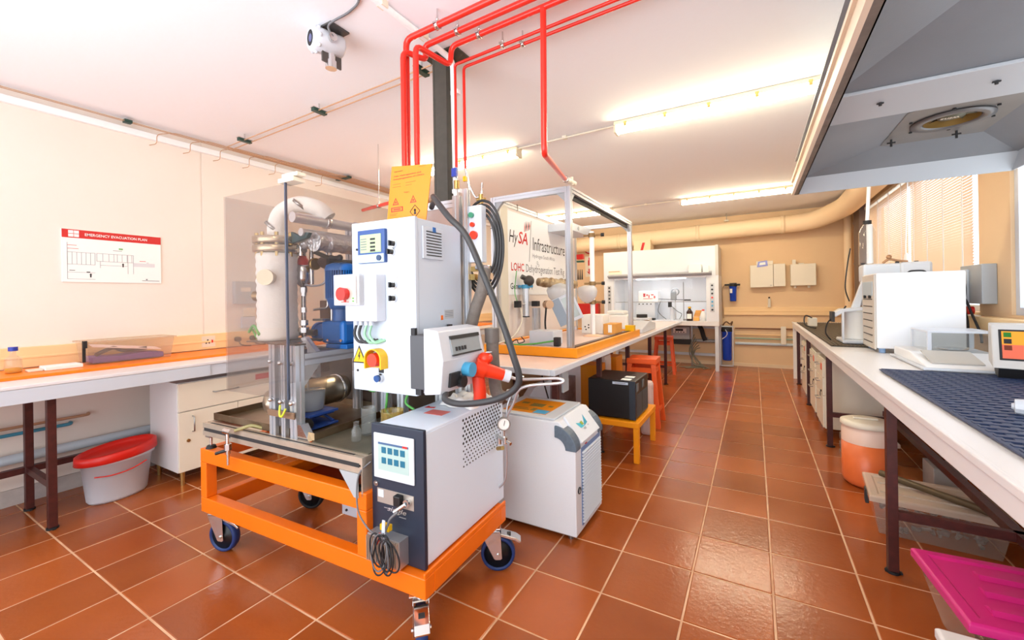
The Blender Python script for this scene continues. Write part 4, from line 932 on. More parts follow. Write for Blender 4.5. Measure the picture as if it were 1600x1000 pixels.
# yellow sign
t = Thing('hazard_sign', 'yellow hazard sign board standing on top of the control cabinet', 'sign', (1.19, .33, 1.728), 'T')
o = Vector((1.060, .33, 1.745)); u = Vector((.995, .0, .0)); 
b = MB(); b.prism([(0, 0), (.245, -.012), (.285, .245), (.038, .27)], o, X, Z, (0, .004, 0)); t.part('board', b, sign_y)
def st(name, s, x, z, h, m_=ink, **k): t.part(name, tmesh(s, (o.x + x, o.y - .0008, o.z + z), X, Z, h, **k), m_)
st('sign_heading', 'Experimentation', .055, .236, .0075, ink, bold=.01)
st('sign_title', 'Title: Hydrogenation and', .05, .212, .0095, inkr, bold=.015, width=.17)
st('sign_title', 'Dehydrogenation of LOHCs', .049, .198, .0095, inkr, bold=.015, width=.19)
st('sign_dangers_word', 'Dangers', .115, .128, .009, inkr)
b = MB(); f = o.y - .001
for x, z, l in ((.045, .178, .045), (.125, .178, .06), (.043, .165, .05), (.125, .165, .035), (.02, .035, .05), (.02, .028, .04), (.205, .243, .045)): b.box(o.x + x, o.x + x + l, f, f + .001, o.z + z, o.z + z + .003)
t.part('small_print', b, mat('print_brown', (176, 110, 30), .6))
for x, z in ((.05, .078), (.16, .078)):
    b = MB(); b.prism([(-.02, 0), (.02, 0), (0, .035), (0, .029), (.013, .004), (-.013, .004), (0, .029), (0, .035)], (o.x + x + .01, f, o.z + z), X, Z, (0, .001, 0)); b.cyl((o.x + x + .01, f, o.z + z + .012), (o.x + x + .01, f + .001, o.z + z + .012), .005); t.part('hazard_triangle', b, inkr)
b = MB()
x, z = .03, .045; b.box(o.x + x, o.x + x + .075, f, f + .001, o.z + z, o.z + z + .004); b.box(o.x + x, o.x + x + .075, f, f + .001, o.z + z + .018, o.z + z + .022); b.box(o.x + x, o.x + x + .006, f, f + .001, o.z + z, o.z + z + .022); b.box(o.x + x + .069, o.x + x + .075, f, f + .001, o.z + z, o.z + z + .022); b.box(o.x + x + .015, o.x + x + .06, f, f + .001, o.z + z + .008, o.z + z + .014)
t.part('red_notice', b, inkr)
c = Vector((o.x + .18, f, o.z + .035)); b = MB()
for a, e in (((-.03, 0), (0, .03)), ((0, .03), (.03, 0)), ((.03, 0), (0, -.03)), ((0, -.03), (-.03, 0))): b.cyl(c + X * a[0] + Z * a[1], c + X * e[0] + Z * e[1], .0014, n=6)
b.sphere(c + Z * .006, .006, 8, 6); b.prism([(-.008, -.014), (.008, -.014), (.003, .002), (-.003, .002)], c, X, Z, (0, .001, 0)); t.part('diamond_pictogram', b, ink)

# ----------------------------------------------------------------- temperature control unit
t = Thing('temperature_controller', 'white and dark blue temperature control unit with touch screen on the trolley', 'temperature controller', (1.37, .32, .306), 'T')
ub = mat('unit_white', (222, 234, 250), .35)
b = MB(); b.box(1.245, 1.505, .055, .685, .312, .842); t.part('body', b, ub, bevel=.004)
b = MB(); b.box(1.238, 1.512, .035, .055, .308, .850); t.part('front_panel', b, navy, bevel=.004)
b = MB(); b.box(1.5055, 1.5075, .06, .285, .32, .83); t.part('side_cover', b, ub)
UF = .035
def uf(name, x0, x1, z0, z1, m_, d, f=UF, parent=None, bevel=0): 
    b = MB(); b.box(x0, x1, f - d, f, z0, z1); return t.part(name, b, m_, parent=parent, bevel=bevel)
bz = uf('screen_bezel', 1.258, 1.47, .632, .815, white2, .008, bevel=.004)
sc = uf('touch_screen', 1.285, 1.445, .668, .780, screen_b, .001, UF - .008, bz)
uf('screen_header', 1.285, 1.445, .772, .780, mat('header_bluegrey', (70, 100, 140), .4), .0015, UF - .008, bz)
uf('header_orange', 1.415, 1.44, .772, .780, inkr, .002, UF - .008, bz)
for r_ in range(2):
    for k in range(4):
        b = MB(); x = 1.304 + k * .033; z = .738 - r_ * .042; b.box(x, x + .024, UF - .0105, UF - .009, z, z + .025); ic = t.part('screen_icon', b, icon_b, parent=bz, bevel=.001)
b = MB(); b.cyl((1.266, UF, .605), (1.266, UF - .006, .605), .011, n=16); b.cyl((1.266, UF - .006, .605), (1.266, UF - .009, .605), .005); t.part('power_button', b, chrome)
pl = uf('connector_plate', 1.27, 1.462, .53, .588, mat('plate_alu', (184, 176, 168), .35, .5), .002)
uf('plate_label', 1.275, 1.305, .553, .583, white, .001, UF - .002, pl)
b = MB(); b.box(1.378, 1.412, UF - .028, UF - .002, .545, .585); t.part('black_plug', b, black, parent=pl, bevel=.004)
b = MB(); b.cyl((1.437, UF - .002, .562), (1.437, UF - .02, .562), .015); b.cyl((1.435, UF - .02, .56), (1.395, UF - .04, .53), .008); t.part('round_plug', b, chrome, parent=pl)
t.part('maker_lettering', tmesh('single', (1.322, UF - .001, .497), X, Z, .026, width=.10, shear=.3, bold=.01), alu)
b = MB(); b.box(1.306, 1.345, UF - .002, UF, .512, .514); b.box(1.385, 1.42, UF - .002, UF, .490, .492); t.part('lettering_lines', b, alu)
b = MB(); b.box(1.262, 1.43, UF - .05, UF, .318, .425); hk = t.part('heat_sink', b, alu, label='finned silver heat sink')
for k in range(17):
    b = MB(); x = 1.266 + k * .0097; b.box(x, x + .0025, UF - .062, UF - .05, .322, .421); t.part('fin', b, mat('fin_warm', (196, 176, 160), .35, .5), parent=hk)
# perforated side
b = MB()
for r_ in range(13):
    for k in range(14):
        y = .318 + k * .025 + (.0125 if r_ % 2 else 0); z = .815 - r_ * .0172
        rr = .0062 if r_ < 7 else .0042
        if y < .66: b.cyl((1.5045, y, z), (1.5062, y, z), rr, n=8, smooth=False)
t.part('ventilation_holes', b, slotm, kind='stuff')
b = MB(); b.box(1.33, 1.43, .26, .33, .8422, .8432); t.part('red_sticker', b, mat('faded_red', (232, 120, 110), .5))
b = MB(); b.prism([(0, 0), (.05, .01), (.045, .03), (.02, .02), (.0, .035)], (1.27, .34, .8422), X, Y, (0, 0, .001)); t.part('red_sticker', b, inkr)
# cable bundle hooked on the front
t = Thing('cable_bundle', 'looped dark sensor cables hanging on the unit front with yellow tag', 'cables', (1.33, -.03, .45), 'T')
for k in range(7):
    ph = k * .9; w_ = .024 + .008 * (k % 4); h_ = .062 + .006 * (k % 3); cx_ = 1.384 + .012 * (k - 3) ; zc = .395 - .006 * (k % 3)
    b = MB(); pts = []
    for i in range(13):
        a = 2 * PI * i / 12; pts.append((cx_ + w_ * math.sin(a) + .012 * math.cos(a) * ((k % 3) - 1), -.05 + .010 * math.sin(a + ph) - .004 * k * .4, zc + h_ * math.cos(a)))
    b.tube(pts, .0032, n=6, steps=4); t.part('cable_loop', b, [ink, mat('cable_grey', (108, 108, 112), .5)][k % 3 == 1])
b = MB(); b.prism([(0, 0), (.02, -.004), (.022, .09), (.008, .09)], (1.352, -.03, .415), X, Z, (0, -.003, 0)); t.part('white_tie', b, white2)
b = MB(); b.box(1.335, 1.38, -.02, .0, .455, .478); t.part('yellow_tag', b, yellow, label='yellow cable tag')
b = MB(); b.tube([(1.345, -.03, .45), (1.35, -.04, .435), (1.335, -.04, .41)], .005); t.part('red_lead', b, red)
b = MB(); b.tube([(1.415, -.005, .535), (1.39, -.02, .51), (1.375, -.02, .48), (1.365, -.03, .45)], .005); b.tube([(1.24, .03, .69), (1.21, -.01, .64), (1.225, -.03, .52), (1.28, -.035, .46), (1.33, -.035, .44)], .0035); t.part('cable_tail', b, mat('cable_grey', (108, 108, 112), .5))
# white cloth heap on the unit
b = MB(); nx, ny = 22, 16; vs = []; 
for i in range(nx + 1):
    for j in range(ny + 1):
        u_, v_ = i / nx, j / ny; edge = min(u_, 1 - u_, v_, 1 - v_); x = 1.30 + u_ * .20 + .01 * math.sin(v_ * 9); y = .40 + v_ * .22 + .012 * math.sin(u_ * 11)
        vs.append((x, y, .8435 + min(.028, edge * .22) * (1 + .5 * math.sin(u_ * 13 + v_ * 7) * math.cos(v_ * 11 - u_ * 5)) + (.003 * random.random() if edge else 0)))
fs = [(i * (ny + 1) + j, (i + 1) * (ny + 1) + j, (i + 1) * (ny + 1) + j + 1, i * (ny + 1) + j + 1) for i in range(nx) for j in range(ny)]
b.add(vs, fs, True); single('white_cloth', 'crumpled white cloth lying on top of temperature control unit', 'cloth', b, paper, (1.4, .5, .8435), 'T')
# gauge and valves behind the unit
t = Thing('pressure_gauge', 'round pressure gauge with small valves between the two white units', 'gauge', (1.56, .60, .72), 'T')
gc = Vector((1.565, .585, .735)); ga = Vector((.55, -.83, 0)).normalized()
b = MB(); b.lathe([(.001, -.012), (.030, -.012), (.033, -.008), (.033, .010), (.028, .012), (.028, .006), (.001, .006)], gc, ga, n=26); t.part('case', b, steel)
b = MB(); b.lathe([(.001, .0075), (.0275, .0075)], gc, ga, n=22); t.part('dial', b, paper)
b = MB(); b.cyl(gc + ga * .009 - Z * .008, gc + ga * .009 + Z * .018 + X * .006, .0012, n=6); t.part('needle', b, ink)
b = MB(); b.cyl(gc - Z * .033, gc - Z * .09, .006); b.cyl((1.50, .61, .665), (1.61, .57, .645), .008); b.cyl((1.53, .60, .625), (1.53, .60, .66), .012); b.cyl((1.575, .58, .64), (1.575, .58, .67), .012); t.part('valve_tree', b, chrome)
b = MB(); b.cyl((1.52, .60, .60), (1.56, .58, .615), .010); t.part('brass_nut', b, brass)
b = MB(); b.tube([(1.58, .58, .64), (1.57, .60, .54), (1.55, .62, .44), (1.50, .64, .38)], .005); b.tube([gc - Z * .0 + Y * .03, (1.57, .62, .82), (1.60, .64, .90), (1.66, .62, .97)], .005); t.part('impulse_line', b, alu)
b = MB(); b.cyl((1.55, .66, .86), (1.58, .66, .86), .03, n=20); b.sphere((1.59, .66, .86), .022, 12, 8); single('round_fitting', 'white round plastic cap behind the perforated unit', 'cap', b, greypl, (1.56, .66, .86), 'T')
# ================================================================= CHILLER
t = Thing('chiller', 'grey white recirculating chiller with louvred front and round gauge on floor', 'chiller', (-1.15, 2.38, 0))
CX, CY = -.862, 2.165; cd = .44; ch = mat('chiller_body', (226, 230, 236), .5, bump=.3, bscale=220)
b = MB(); b.prism([(-1.42, .03), (CX, .03), (CX, .54), (CX - .095, .655), (-1.42, .655)], (0, CY, 0), X, Z, (0, cd, 0)); t.part('body', b, ch, bevel=.006)
b = MB(); b.box(-1.42, CX - .13, CY + .01, CY + cd - .01, .655, .668); tp = t.part('top_cover', b, mat('chiller_top', (196, 202, 210), .4), bevel=.004)
b = MB(); b.box(-1.36, -1.07, CY + .06, CY + cd - .07, .668, .6695); st_ = t.part('warning_sticker', b, sign_y, parent=tp, label='yellow and blue sticker')
b = MB(); b.box(-1.16, -1.075, CY + .065, CY + .14, .6695, .6702); t.part('blue_patch', b, skyblue, parent=tp)
b = MB()
for (x, y, w1_, h1_) in ((-1.33, CY + .24, .05, .04), (-1.25, CY + .20, .09, .07), (-1.13, CY + .22, .03, .03), (-1.33, CY + .11, .12, .012), (-1.33, CY + .14, .1, .01), (-1.2, CY + .11, .03, .05)): b.box(x, x + w1_, y, y + h1_, .6695, .6702)
t.part('sticker_print', b, mat('olive_print', (120, 108, 50), .6), parent=tp)
# curved grey cheeks either side of the sloping panel
arc = [(-.125 + .13 * math.sin(a) , .505 + .13 * math.cos(a)) for a in [k * PI / 2 / 10 for k in range(11)]]
inn = [(-.125 + .065 * math.sin(a), .505 + .065 * math.cos(a)) for a in [k * PI / 2 / 10 for k in range(11)]][::-1]
for y in (CY - .012, CY + cd - .063):
    b = MB(); b.prism([(p[0], p[1]) for p in arc + inn], (CX + .004, y, 0), X, Z, (0, .075, 0)); t.part('grey_cheek', b, chgrey, bevel=.004)
b = MB(); b.prism([(-.10, .662), (-.093, .674), (.016, .538), (.004, .530)], (CX, CY + .066, 0), X, Z, (0, cd - .132, 0)); sp = t.part('sloping_panel', b, mat('panel_pale', (226, 232, 240), .35), bevel=.002)
sn = Vector((.136, 0, .109)).normalized(); sv = Vector((-.109, 0, .136)).normalized(); so = Vector((CX - .0385, CY + .21, .606)) + sn * .0012
def slog(name, poly, m_, k=0): 
    b = MB(); b.prism(poly, so + sn * (.0008 * k), Y, sv, sn * .001); t.part(name, b, m_, parent=sp)
slog('emblem_left', [(-.075, .018), (-.02, .002), (.0, -.022), (-.05, -.022)], mat('emblem_cyan', (70, 190, 210), .4))
slog('emblem_right', [(.0, -.022), (.03, .004), (.062, .038), (.06, -.014)], mat('emblem_teal', (40, 160, 190), .4))
slog('emblem_olive', [(-.03, .01), (.0, .012), (.006, -.012), (-.022, -.01)], mat('emblem_olive', (150, 170, 60), .4), 1)
t.part('emblem_lettering', tmesh('H2O', so + Y * -.025 - sv * .04 + sn * .001, Y, sv, .012), ink, parent=sp)
t.part('emblem_lettering', tmesh('eco', so + Y * .04 - sv * .032 + sn * .001, Y, sv, .007), inkg, parent=sp)
b = MB(); b.box(CX, CX + .004, CY + .085, CY + cd - .03, .06, .50); lg = t.part('louvre_frame', b, mat('louvre_blue', (104, 134, 178), .4))
b = MB()
for k in range(23):
    z = .075 + k * .0178; b.prism([(0, 0), (.010, .002), (.003, .009), (0, .009)], (CX + .004, CY + .09, z), X, Z, (0, cd - .125, 0))
t.part('louvre_slats', b, white2, parent=lg, kind='stuff')
b = MB(); b.box(CX + .004, CX + .0055, CY + .14, CY + .17, .505, .511); t.part('maker_print', b, inkr, parent=lg)
b = MB(); b.lathe([(.019, 0), (.019, .006), (.015, .006), (.015, .002)], (CX, CY + .045, .275), (1, 0, 0), n=22); gg = t.part('gauge_ring', b, ink)
b = MB(); b.lathe([(.001, .002), (.016, .002)], (CX, CY + .045, .275), (1, 0, 0), n=20); t.part('gauge_dial', b, paper, parent=gg)
b = MB(); b.cyl((CX + .003, CY + .037, .268), (CX + .003, CY + .052, .284), .0015, n=6); t.part('needle', b, ink, parent=gg)
for x in (-1.36, CX - .05):
    for y in (CY + .04, CY + cd - .04):
        b = MB(); b.cyl((x, y, 0), (x, y, .032), .016, n=12); t.part('foot', b, steel)

# ================================================================= CENTRE BENCH
t = Thing('island_bench', 'white topped bench on brown legs under the aluminium frame', 'bench', (-1.6, 4.9, 0))
b = MB(); b.box(-2.12, -1.115, 2.42, 7.75, .872, .898); t.part('worktop', b, pink_lam)
b = MB(); b.box(-1.115, -1.085, 2.40, 7.75, .862, .900); b.box(-2.12, -1.115, 2.395, 2.42, .862, .900); t.part('edge_strip', b, white, bevel=.004)
for y in (2.62, 3.55, 4.5, 5.6, 6.7): frame_leg(t, -2.02, -1.18, y, .87)
b = MB(); b.box(-2.04, -2.0, 2.6, 7.5, .80, .87); b.box(-1.2, -1.16, 2.6, 7.5, .83, .87); t.part('long_rail', b, brown)
b = MB(); b.box(-2.0, -1.2, 2.6, 2.64, .82, .87); t.part('end_rail', b, brown)
b = MB(); b.box(-1.155, -1.14, 2.66, 2.76, .70, .86); single('switch_plate', 'white switch plate on near brown leg of the centre bench', 'switch', b, greypl, (-1.15, 2.7, .7), bevel=.003)
b = MB(); b.box(-2.10, -2.06, 3.2, 5.1, .0, .86); single('partition_panel', 'tan back panel standing under the centre bench', 'panel', b, wallb_m, (-2.08, 4.1, 0))
b = MB(); b.prism([(2.92, 0), (4.1, 0), (4.1, .64), (3.9, .66), (3.05, .62), (2.92, .55)], (-1.62, 0, 0), Y, Z, (.06, 0, 0)); single('white_board', 'white board with cut corner leaning under the centre bench', 'board', b, white2, (-1.6, 3.5, 0), bevel=.003)
b = MB(); b.box(-1.56, -1.5, 3.35, 3.8, .0, .60); single('wood_board', 'greyish wooden board behind the thin black cable under bench', 'board', b, mat('weathered_wood', (150, 130, 132), .7, var=.3, vscale=20), (-1.53, 3.5, 0))
for y0, lab in ((4.3, 'orange crate under the centre bench nearer the cooler'), (5.0, 'orange crate under centre bench farther away')):
    b = MB(); b.box(-1.75, -1.45, y0, y0 + .28, 0, .62); single('orange_crate', lab, 'crate', b, orange_y, (-1.6, y0, 0), bevel=.006)
b = MB(); b.box(-1.72, -1.5, 4.72, 4.95, 0, .66); b.box(-1.5, -1.49, 4.74, 4.93, .1, .62); single('hinged_box', 'white hinged box standing between the two orange crates', 'box', b, paper, (-1.6, 4.8, 0), bevel=.003)
b = MB(); b.tube([(-1.5, 3.0, .85), (-1.47, 3.05, .65), (-1.44, 3.1, .45), (-1.42, 3.14, .2), (-1.40, 3.3, .01)], .006); single('hanging_cable', 'black cable hanging down under the near end of centre bench', 'cable', b, ink, (-1.5, 3.0, .85))

# ---- second rig on the bench
t = Thing('aluminium_frame', 'tall open aluminium profile frame standing on amber base', 'frame', (-1.53, 3.9, .90))
bm = MB(); bm.box(-1.97, -1.14, 2.93, 2.965, .902, .972); bm.box(-1.175, -1.14, 2.965, 4.86, .902, .972); bm.box(-1.97, -1.935, 2.965, 4.86, .902, .972); bm.box(-1.97, -1.14, 4.86, 4.9, .902, .972)
t.part('amber_plinth', bm, orange_y, bevel=.002)
b = MB(); b.box(-1.935, -1.175, 2.965, 4.86, .94, .955); t.part('deck', b, mat('deck_pinkgrey', (222, 196, 190), .45))
def e2(name, p0, p1, w=.045): 
    b = MB(); b.ext(p0, p1, w); return t.part(name, b, alu)
fx0, fx1, fy0, fy1, zt = -1.885, -1.215, 2.99, 4.80, 2.20
for x in (fx0, fx1):
    for y in (fy0, fy1): e2('post', (x, y, .956), (x, y, zt))
for y in (fy0, fy1): e2('top_rail', (fx0 + .023, y, zt - .022), (fx1 - .023, y, zt - .022))
for x in (fx0, fx1): e2('top_rail', (x, fy0 + .023, zt - .022), (x, fy1 - .023, zt - .022))
b = MB(); b.box(fx1 - .022, fx1 + .024, fy0 + .03, fy1 - .03, .9565, .975); t.part('dark_channel', b, mat('channel_brown', (84, 60, 54), .4), bevel=.002)
b = MB(); b.box(fx1 - .02, fx1 - .005, fy0 + .03, fy1 - .03, 2.12, 2.155); t.part('black_channel', b, slotm)
for x, y in ((fx0, fy0), (fx1, fy0), (fx0, fy1), (fx1, fy1)):
    sx = 1 if x < -1.5 else -1; sy = 1 if y < 4 else -1
    b = MB(); b.prism([(0, 0), (sx * .07, 0), (0, -.07)], (x + sx * .023, y - .015, zt - .045), X, Z, (0, .03, 0)); t.part('corner_bracket', b, greypl)
    b = MB(); b.prism([(0, 0), (sy * .07, 0), (0, -.07)], (x - .015, y + sy * .023, zt - .045), Y, Z, (.03, 0, 0)); t.part('corner_bracket', b, greypl)
for y in (3.35, 3.75): 
    b = MB(); b.lathe([(.036, -.003), (.039, -.003), (.039, .003), (.036, .003)], (fx0, y, zt - .02), Y, n=4); t.part('cable_tie', b, ink)
for z in (1.62, 1.94):
    b = MB(); b.box(fx0 - .026, fx0 + .045, fy0 - .026, fy0 - .023, z, z + .006); t.part('cable_tie', b, ink)
b = MB(); b.box(-1.9, -1.87, 3.0, 4.79, 1.0, 2.16); 
t.part('back_panel', b, mat('panel_offwhite', (238, 226, 218), .5))
b = MB(); b.box(-1.868, -1.84, 3.01, 3.13, .98, 2.15); t.part('side_strip', b, mat('strip_beige', (222, 216, 200), .5))
# banner
bx = -1.862
bt = Thing('banner', 'white banner with test rig lettering fixed inside the aluminium frame', 'banner', (bx, 3.75, 1.38))
b = MB(); b.box(bx - .003, bx, 3.16, 4.50, 1.385, 2.13); bt.part('sheet', b, bright)
def bl(name, s, y, z, h, m_, **k): bt.part(name, tmesh(s, (bx + .0008, y, z), Y, Z, h, **k), m_)
bl('lettering_hy', 'Hy', 3.19, 1.815, .15, ink, shear=.22, width=.155)
bl('lettering_sa', 'SA', 3.355, 1.855, .115, inkr, shear=.22, width=.185, bold=.012)
b = MB(); b.prism([(.0, 0), (.006, 0), (.06, .40), (.054, .40)], (bx, 3.565, 1.70), Y, Z, (.001, 0, 0)); bt.part('slanting_stroke', b, ink)
bl('lettering_infrastructure', 'Infrastructure', 3.65, 1.82, .125, ink, width=.79)
bl('lettering_hydrogen', 'Hydrogen South Africa', 3.64, 1.735, .05, mat('lettering_grey', (140, 142, 150), .6), width=.52)
bl('lettering_lohc', 'LOHC', 3.22, 1.60, .075, inkr, width=.24, bold=.015)
bl('lettering_title', 'Dehydrogenation Test Rig', 3.50, 1.575, .10, mat('lettering_dim', (112, 114, 122), .6), width=.92)
bl('lettering_generation', 'Generation 1', 3.20, 1.435, .055, ink, width=.42, bold=.01)
for k in range(5):
    b = MB(); y = 3.475 + k * .026; z0 = 1.975 + .008 * k; h = .10 - .006 * abs(k - 1)
    b.prism([(0, 0), (.008, 0), (.020 + .004 * (k % 2), h * .5), (.012, h), (.004, h * .5)], (bx, y, z0), Y, Z, (.001, 0, 0)); bt.part('emblem_stroke', b, inkr if k % 2 == 0 else ink)
b = MB(); b.lathe([(.012, 0), (.016, 0), (.016, .001)], (bx + .001, 3.74, 1.70), X, n=18); b.lathe([(.010, 0), (.013, 0), (.013, .001)], (bx + .001, 3.765, 1.675), X, n=16); bt.part('ring_mark', b, inkg)
# equipment inside
t = Thing('top_tray_box', 'flat white box hung under far top rail of the frame', 'box', (-1.7, 4.4, 2.1))
b = MB(); b.box(-1.86, -1.60, 4.0, 4.6, 2.04, 2.12); t.part('housing', b, white2, bevel=.004)
b = MB(); b.cyl((-1.60, 4.2, 2.08), (-1.592, 4.2, 2.08), .02, n=14); t.part('knob', b, greypl)
t = Thing('stand_column', 'white vertical tube with clamps inside the aluminium frame', 'stand', (-1.42, 4.1, .956))
b = MB(); b.cyl((-1.42, 4.1, .965), (-1.42, 4.1, 2.02), .024, n=18); t.part('column', b, bright)
b = MB(); b.lathe([(.001, .022), (.03, .02), (.1, .008), (.105, 0)], (-1.42, 4.1, .956), n=24); t.part('foot', b, mat('foot_peach', (244, 200, 170), .5))
for z in (1.30, 1.49, 1.98):
    b = MB(); b.cyl((-1.42, 4.1, z - .02), (-1.42, 4.1, z + .02), .034, n=14); b.cyl((-1.50, 4.08, z), (-1.33, 4.12, z), .010); t.part('clamp', b, mat('clamp_brass_dark', (150, 120, 80), .4, .6))
    b = MB(); b.cyl((-1.33, 4.12, z), (-1.30, 4.125, z), .018); t.part('clamp_knob', b, ink)
t = Thing('foil_reactor', 'foil wrapped glass reactor lying across clamps in the frame', 'reactor', (-1.62, 3.75, 1.45))
b = MB(); b.lathe([(.001, 0)] + [(.045 + random.uniform(-.01, .008), .01 + .03 * k) for k in range(16)] + [(.001, .48)], (-1.72, 3.45, 1.50), (.45, .88, -.05), n=18, smooth=False); t.part('golden_wrap', b, mat('gold_foil', (206, 186, 152), .35, .4, bump=2.5, bscale=40, c2=(120, 92, 58), vscale=9))
b = MB(); b.sphere((-1.77, 3.38, 1.51), .05, 14, 8); b.cyl((-1.82, 3.33, 1.55), (-1.78, 3.38, 1.52), .022); t.part('dark_valve', b, mat('valve_black', (64, 58, 54), .4))
b = MB(); b.lathe([(.001, -.11), (.05, -.09), (.10, -.03), (.115, .03), (.10, .08), (.03, .10)], (-1.60, 3.66, 1.39), n=20); t.part('milky_flask', b, frost)
b = MB(); b.lathe([(.001, -.09), (.05, -.07), (.09, -.02), (.10, .03), (.09, .07), (.03, .09)], (-1.44, 4.0, 1.38), n=20); t.part('milky_flask', b, frost)
b = MB(); b.tube([(-1.68, 3.52, 1.32), (-1.66, 3.5, 1.26), (-1.68, 3.52, 1.12), (-1.66, 3.5, 1.0)], .009); t.part('black_hose', b, ink)
b = MB(); b.cyl((-1.68, 3.55, 1.29), (-1.62, 3.5, 1.29), .04, n=16); t.part('copper_cup', b, copper)
t = Thing('profile_stand', 'short aluminium post with black block beside the grey tilted panel', 'stand', (-1.75, 3.5, .956))
b = MB(); b.ext((-1.76, 3.5, .957), (-1.76, 3.5, 1.26), .06); t.part('post', b, alu)
b = MB(); b.ext((-1.85, 3.5, 1.30), (-1.76, 3.5, 1.30), .04); t.part('cross_arm', b, alu)
b = MB(); b.box(-1.79, -1.73, 3.46, 3.52, 1.275, 1.325); t.part('black_block', b, ink, bevel=.004)
t = Thing('cylinder_regulator', 'small silver cylinder with blue top hanging on the banner panel', 'cylinder', (-1.80, 3.35, 1.2))
b = MB(); b.cyl((-1.80, 3.37, 1.19), (-1.80, 3.37, 1.44), .030, n=20); t.part('barrel', b, alu)
b = MB(); b.cyl((-1.80, 3.37, 1.44), (-1.80, 3.37, 1.475), .036, n=18); b.cyl((-1.86, 3.34, 1.46), (-1.74, 3.4, 1.46), .012); t.part('blue_top', b, skyblue)
b = MB(); b.cyl((-1.80, 3.37, 1.18), (-1.80, 3.37, 1.19), .034, n=18); t.part('bottom_cap', b, ink)
b = MB(); b.box(-1.84, -1.79, 3.22, 3.27, 1.27, 1.33); t.part('black_solenoid', b, ink, bevel=.003)
b = MB(); b.cyl((-1.815, 3.27, 1.30), (-1.80, 3.345, 1.30), .012); t.part('link_tube', b, chrome)
b = MB(); b.tube([(-1.80, 3.27, 1.27), (-1.78, 3.25, 1.15), (-1.79, 3.15, 1.04), (-1.82, 3.05, 1.0), (-1.84, 2.96, .985)], .007); t.part('cream_hose', b, cream)
b = MB(); b.tube([(-1.82, 3.24, 1.33), (-1.84, 3.24, 1.42), (-1.83, 3.26, 1.60)], .004); t.part('thin_tube', b, green)
t = Thing('white_box', 'white rectangular box on frame deck near the front post', 'box', (-1.6, 3.2, .956))
b = MB(); b.box(-1.66, -1.44, 3.16, 3.36, .9565, 1.075); t.part('shell', b, white, bevel=.004)
b = MB(); b.tube([(-1.84, 3.06, .975), (-1.74, 3.05, .965), (-1.6, 3.1, .972), (-1.48, 3.12, .99), (-1.42, 3.14, 1.0)], .007); single('green_hose', 'green hose lying on the frame deck before the white box', 'hose', b, green, (-1.6, 3.1, .965))
b = MB(); b.tube([(-1.80, 3.10, .975), (-1.76, 3.12, 1.0), (-1.72, 3.08, .975), (-1.68, 3.11, .99), (-1.70, 3.09, 1.03)], .004); single('black_wires', 'small tangle of black wires on the frame deck', 'wires', b, ink, (-1.74, 3.1, .97))
b = MB(); b.box(-1.42, -1.37, 3.12, 3.17, .957, 1.03); single('black_connector', 'black connector block at right of the white box', 'connector', b, ink, (-1.4, 3.14, .957), bevel=.006)
t = Thing('panel_monitor', 'tilted panel computer with white bezel and grey back in the frame', 'monitor', (-1.44, 3.75, 1.1))
c = Matrix.Translation((-1.50, 3.60, 1.245)) @ Matrix.Rotation(math.radians(18), 4, 'Z') @ Matrix.Rotation(math.radians(-24), 4, 'Y')
b = MB(); b.M = c; b.box(-.115, .115, -.012, .012, -.13, .13); t.part('bezel', b, white, bevel=.005)
b = MB(); b.M = c; b.box(-.115, -.02, -.016, -.012, -.125, .125); t.part('grey_cover', b, mat('back_bluegrey', (150, 166, 184), .5), bevel=.001)
b = MB(); b.M = c; b.box(-.01, .095, -.014, -.012, -.10, .105); t.part('screen', b, mat('screen_dim', (176, 190, 190), .15))
b = MB(); b.cyl((-1.49, 3.63, .957), (-1.49, 3.62, 1.2), .02); t.part('stand', b, greypl)
t = Thing('junction_box', 'white junction box with four holes at far end of the frame deck', 'box', (-1.6, 4.3, .956))
b = MB(); b.box(-1.64, -1.40, 4.36, 4.6, .9565, 1.16); t.part('shell', b, paper, bevel=.004)
b = MB()
for x, z in ((-1.60, 1.03), (-1.56, 1.02), (-1.56, 1.05), (-1.59, 1.0)): b.cyl((x, 4.36, z), (x, 4.357, z), .008, n=10)
t.part('holes', b, slotm)
t = Thing('cardboard_box', 'small cardboard box with white label on the frame deck', 'box', (-1.4, 4.45, .956))
b = MB(); b.box(-1.37, -1.24, 4.28, 4.52, .9565, 1.07); t.part('carton', b, card, bevel=.003)
b = MB(); b.box(-1.32, -1.28, 4.277, 4.28, .98, 1.06); t.part('label', b, paper)
b = MB(); b.box(-1.235, -1.14, 4.62, 4.70, .973, 1.035); single('yellow_block', 'yellow block on far corner of the amber base', 'block', b, yellow, (-1.19, 4.66, .973), bevel=.004)
for k, (z, m_) in enumerate(((1.70, red), (1.62, ink))):
    pass
t = Thing('cable_connector_strip', 'red and black connectors on far left frame post', 'connectors', (-1.83, 4.75, 1.6))
b = MB(); b.box(-1.82, -1.74, 4.70, 4.75, 1.80, 1.86); t.part('red_connector', b, red, bevel=.003)
b = MB(); b.box(-1.82, -1.74, 4.70, 4.75, 1.765, 1.785); t.part('green_connector', b, mat('conn_green', (40, 90, 70), .5))
for x in (-1.81, -1.785, -1.76):
    b = MB(); b.cyl((x, 4.72, 1.56), (x, 4.72, 1.68), .010, .004, n=10); t.part('black_probe', b, ink)
t = Thing('brass_tap', 'brass gas tap at the end of the red pipe on frame corner', 'tap', (-1.19, 2.9, 2.22))
b = MB(); b.cyl((-1.19, 2.86, 2.225), (-1.19, 2.95, 2.228), .020, n=14); b.cyl((-1.19, 2.96, 2.228), (-1.19, 3.06, 2.235), .018); b.cyl((-1.19, 3.0, 2.21), (-1.19, 3.0, 2.27), .012); t.part('valve_body', b, cream)
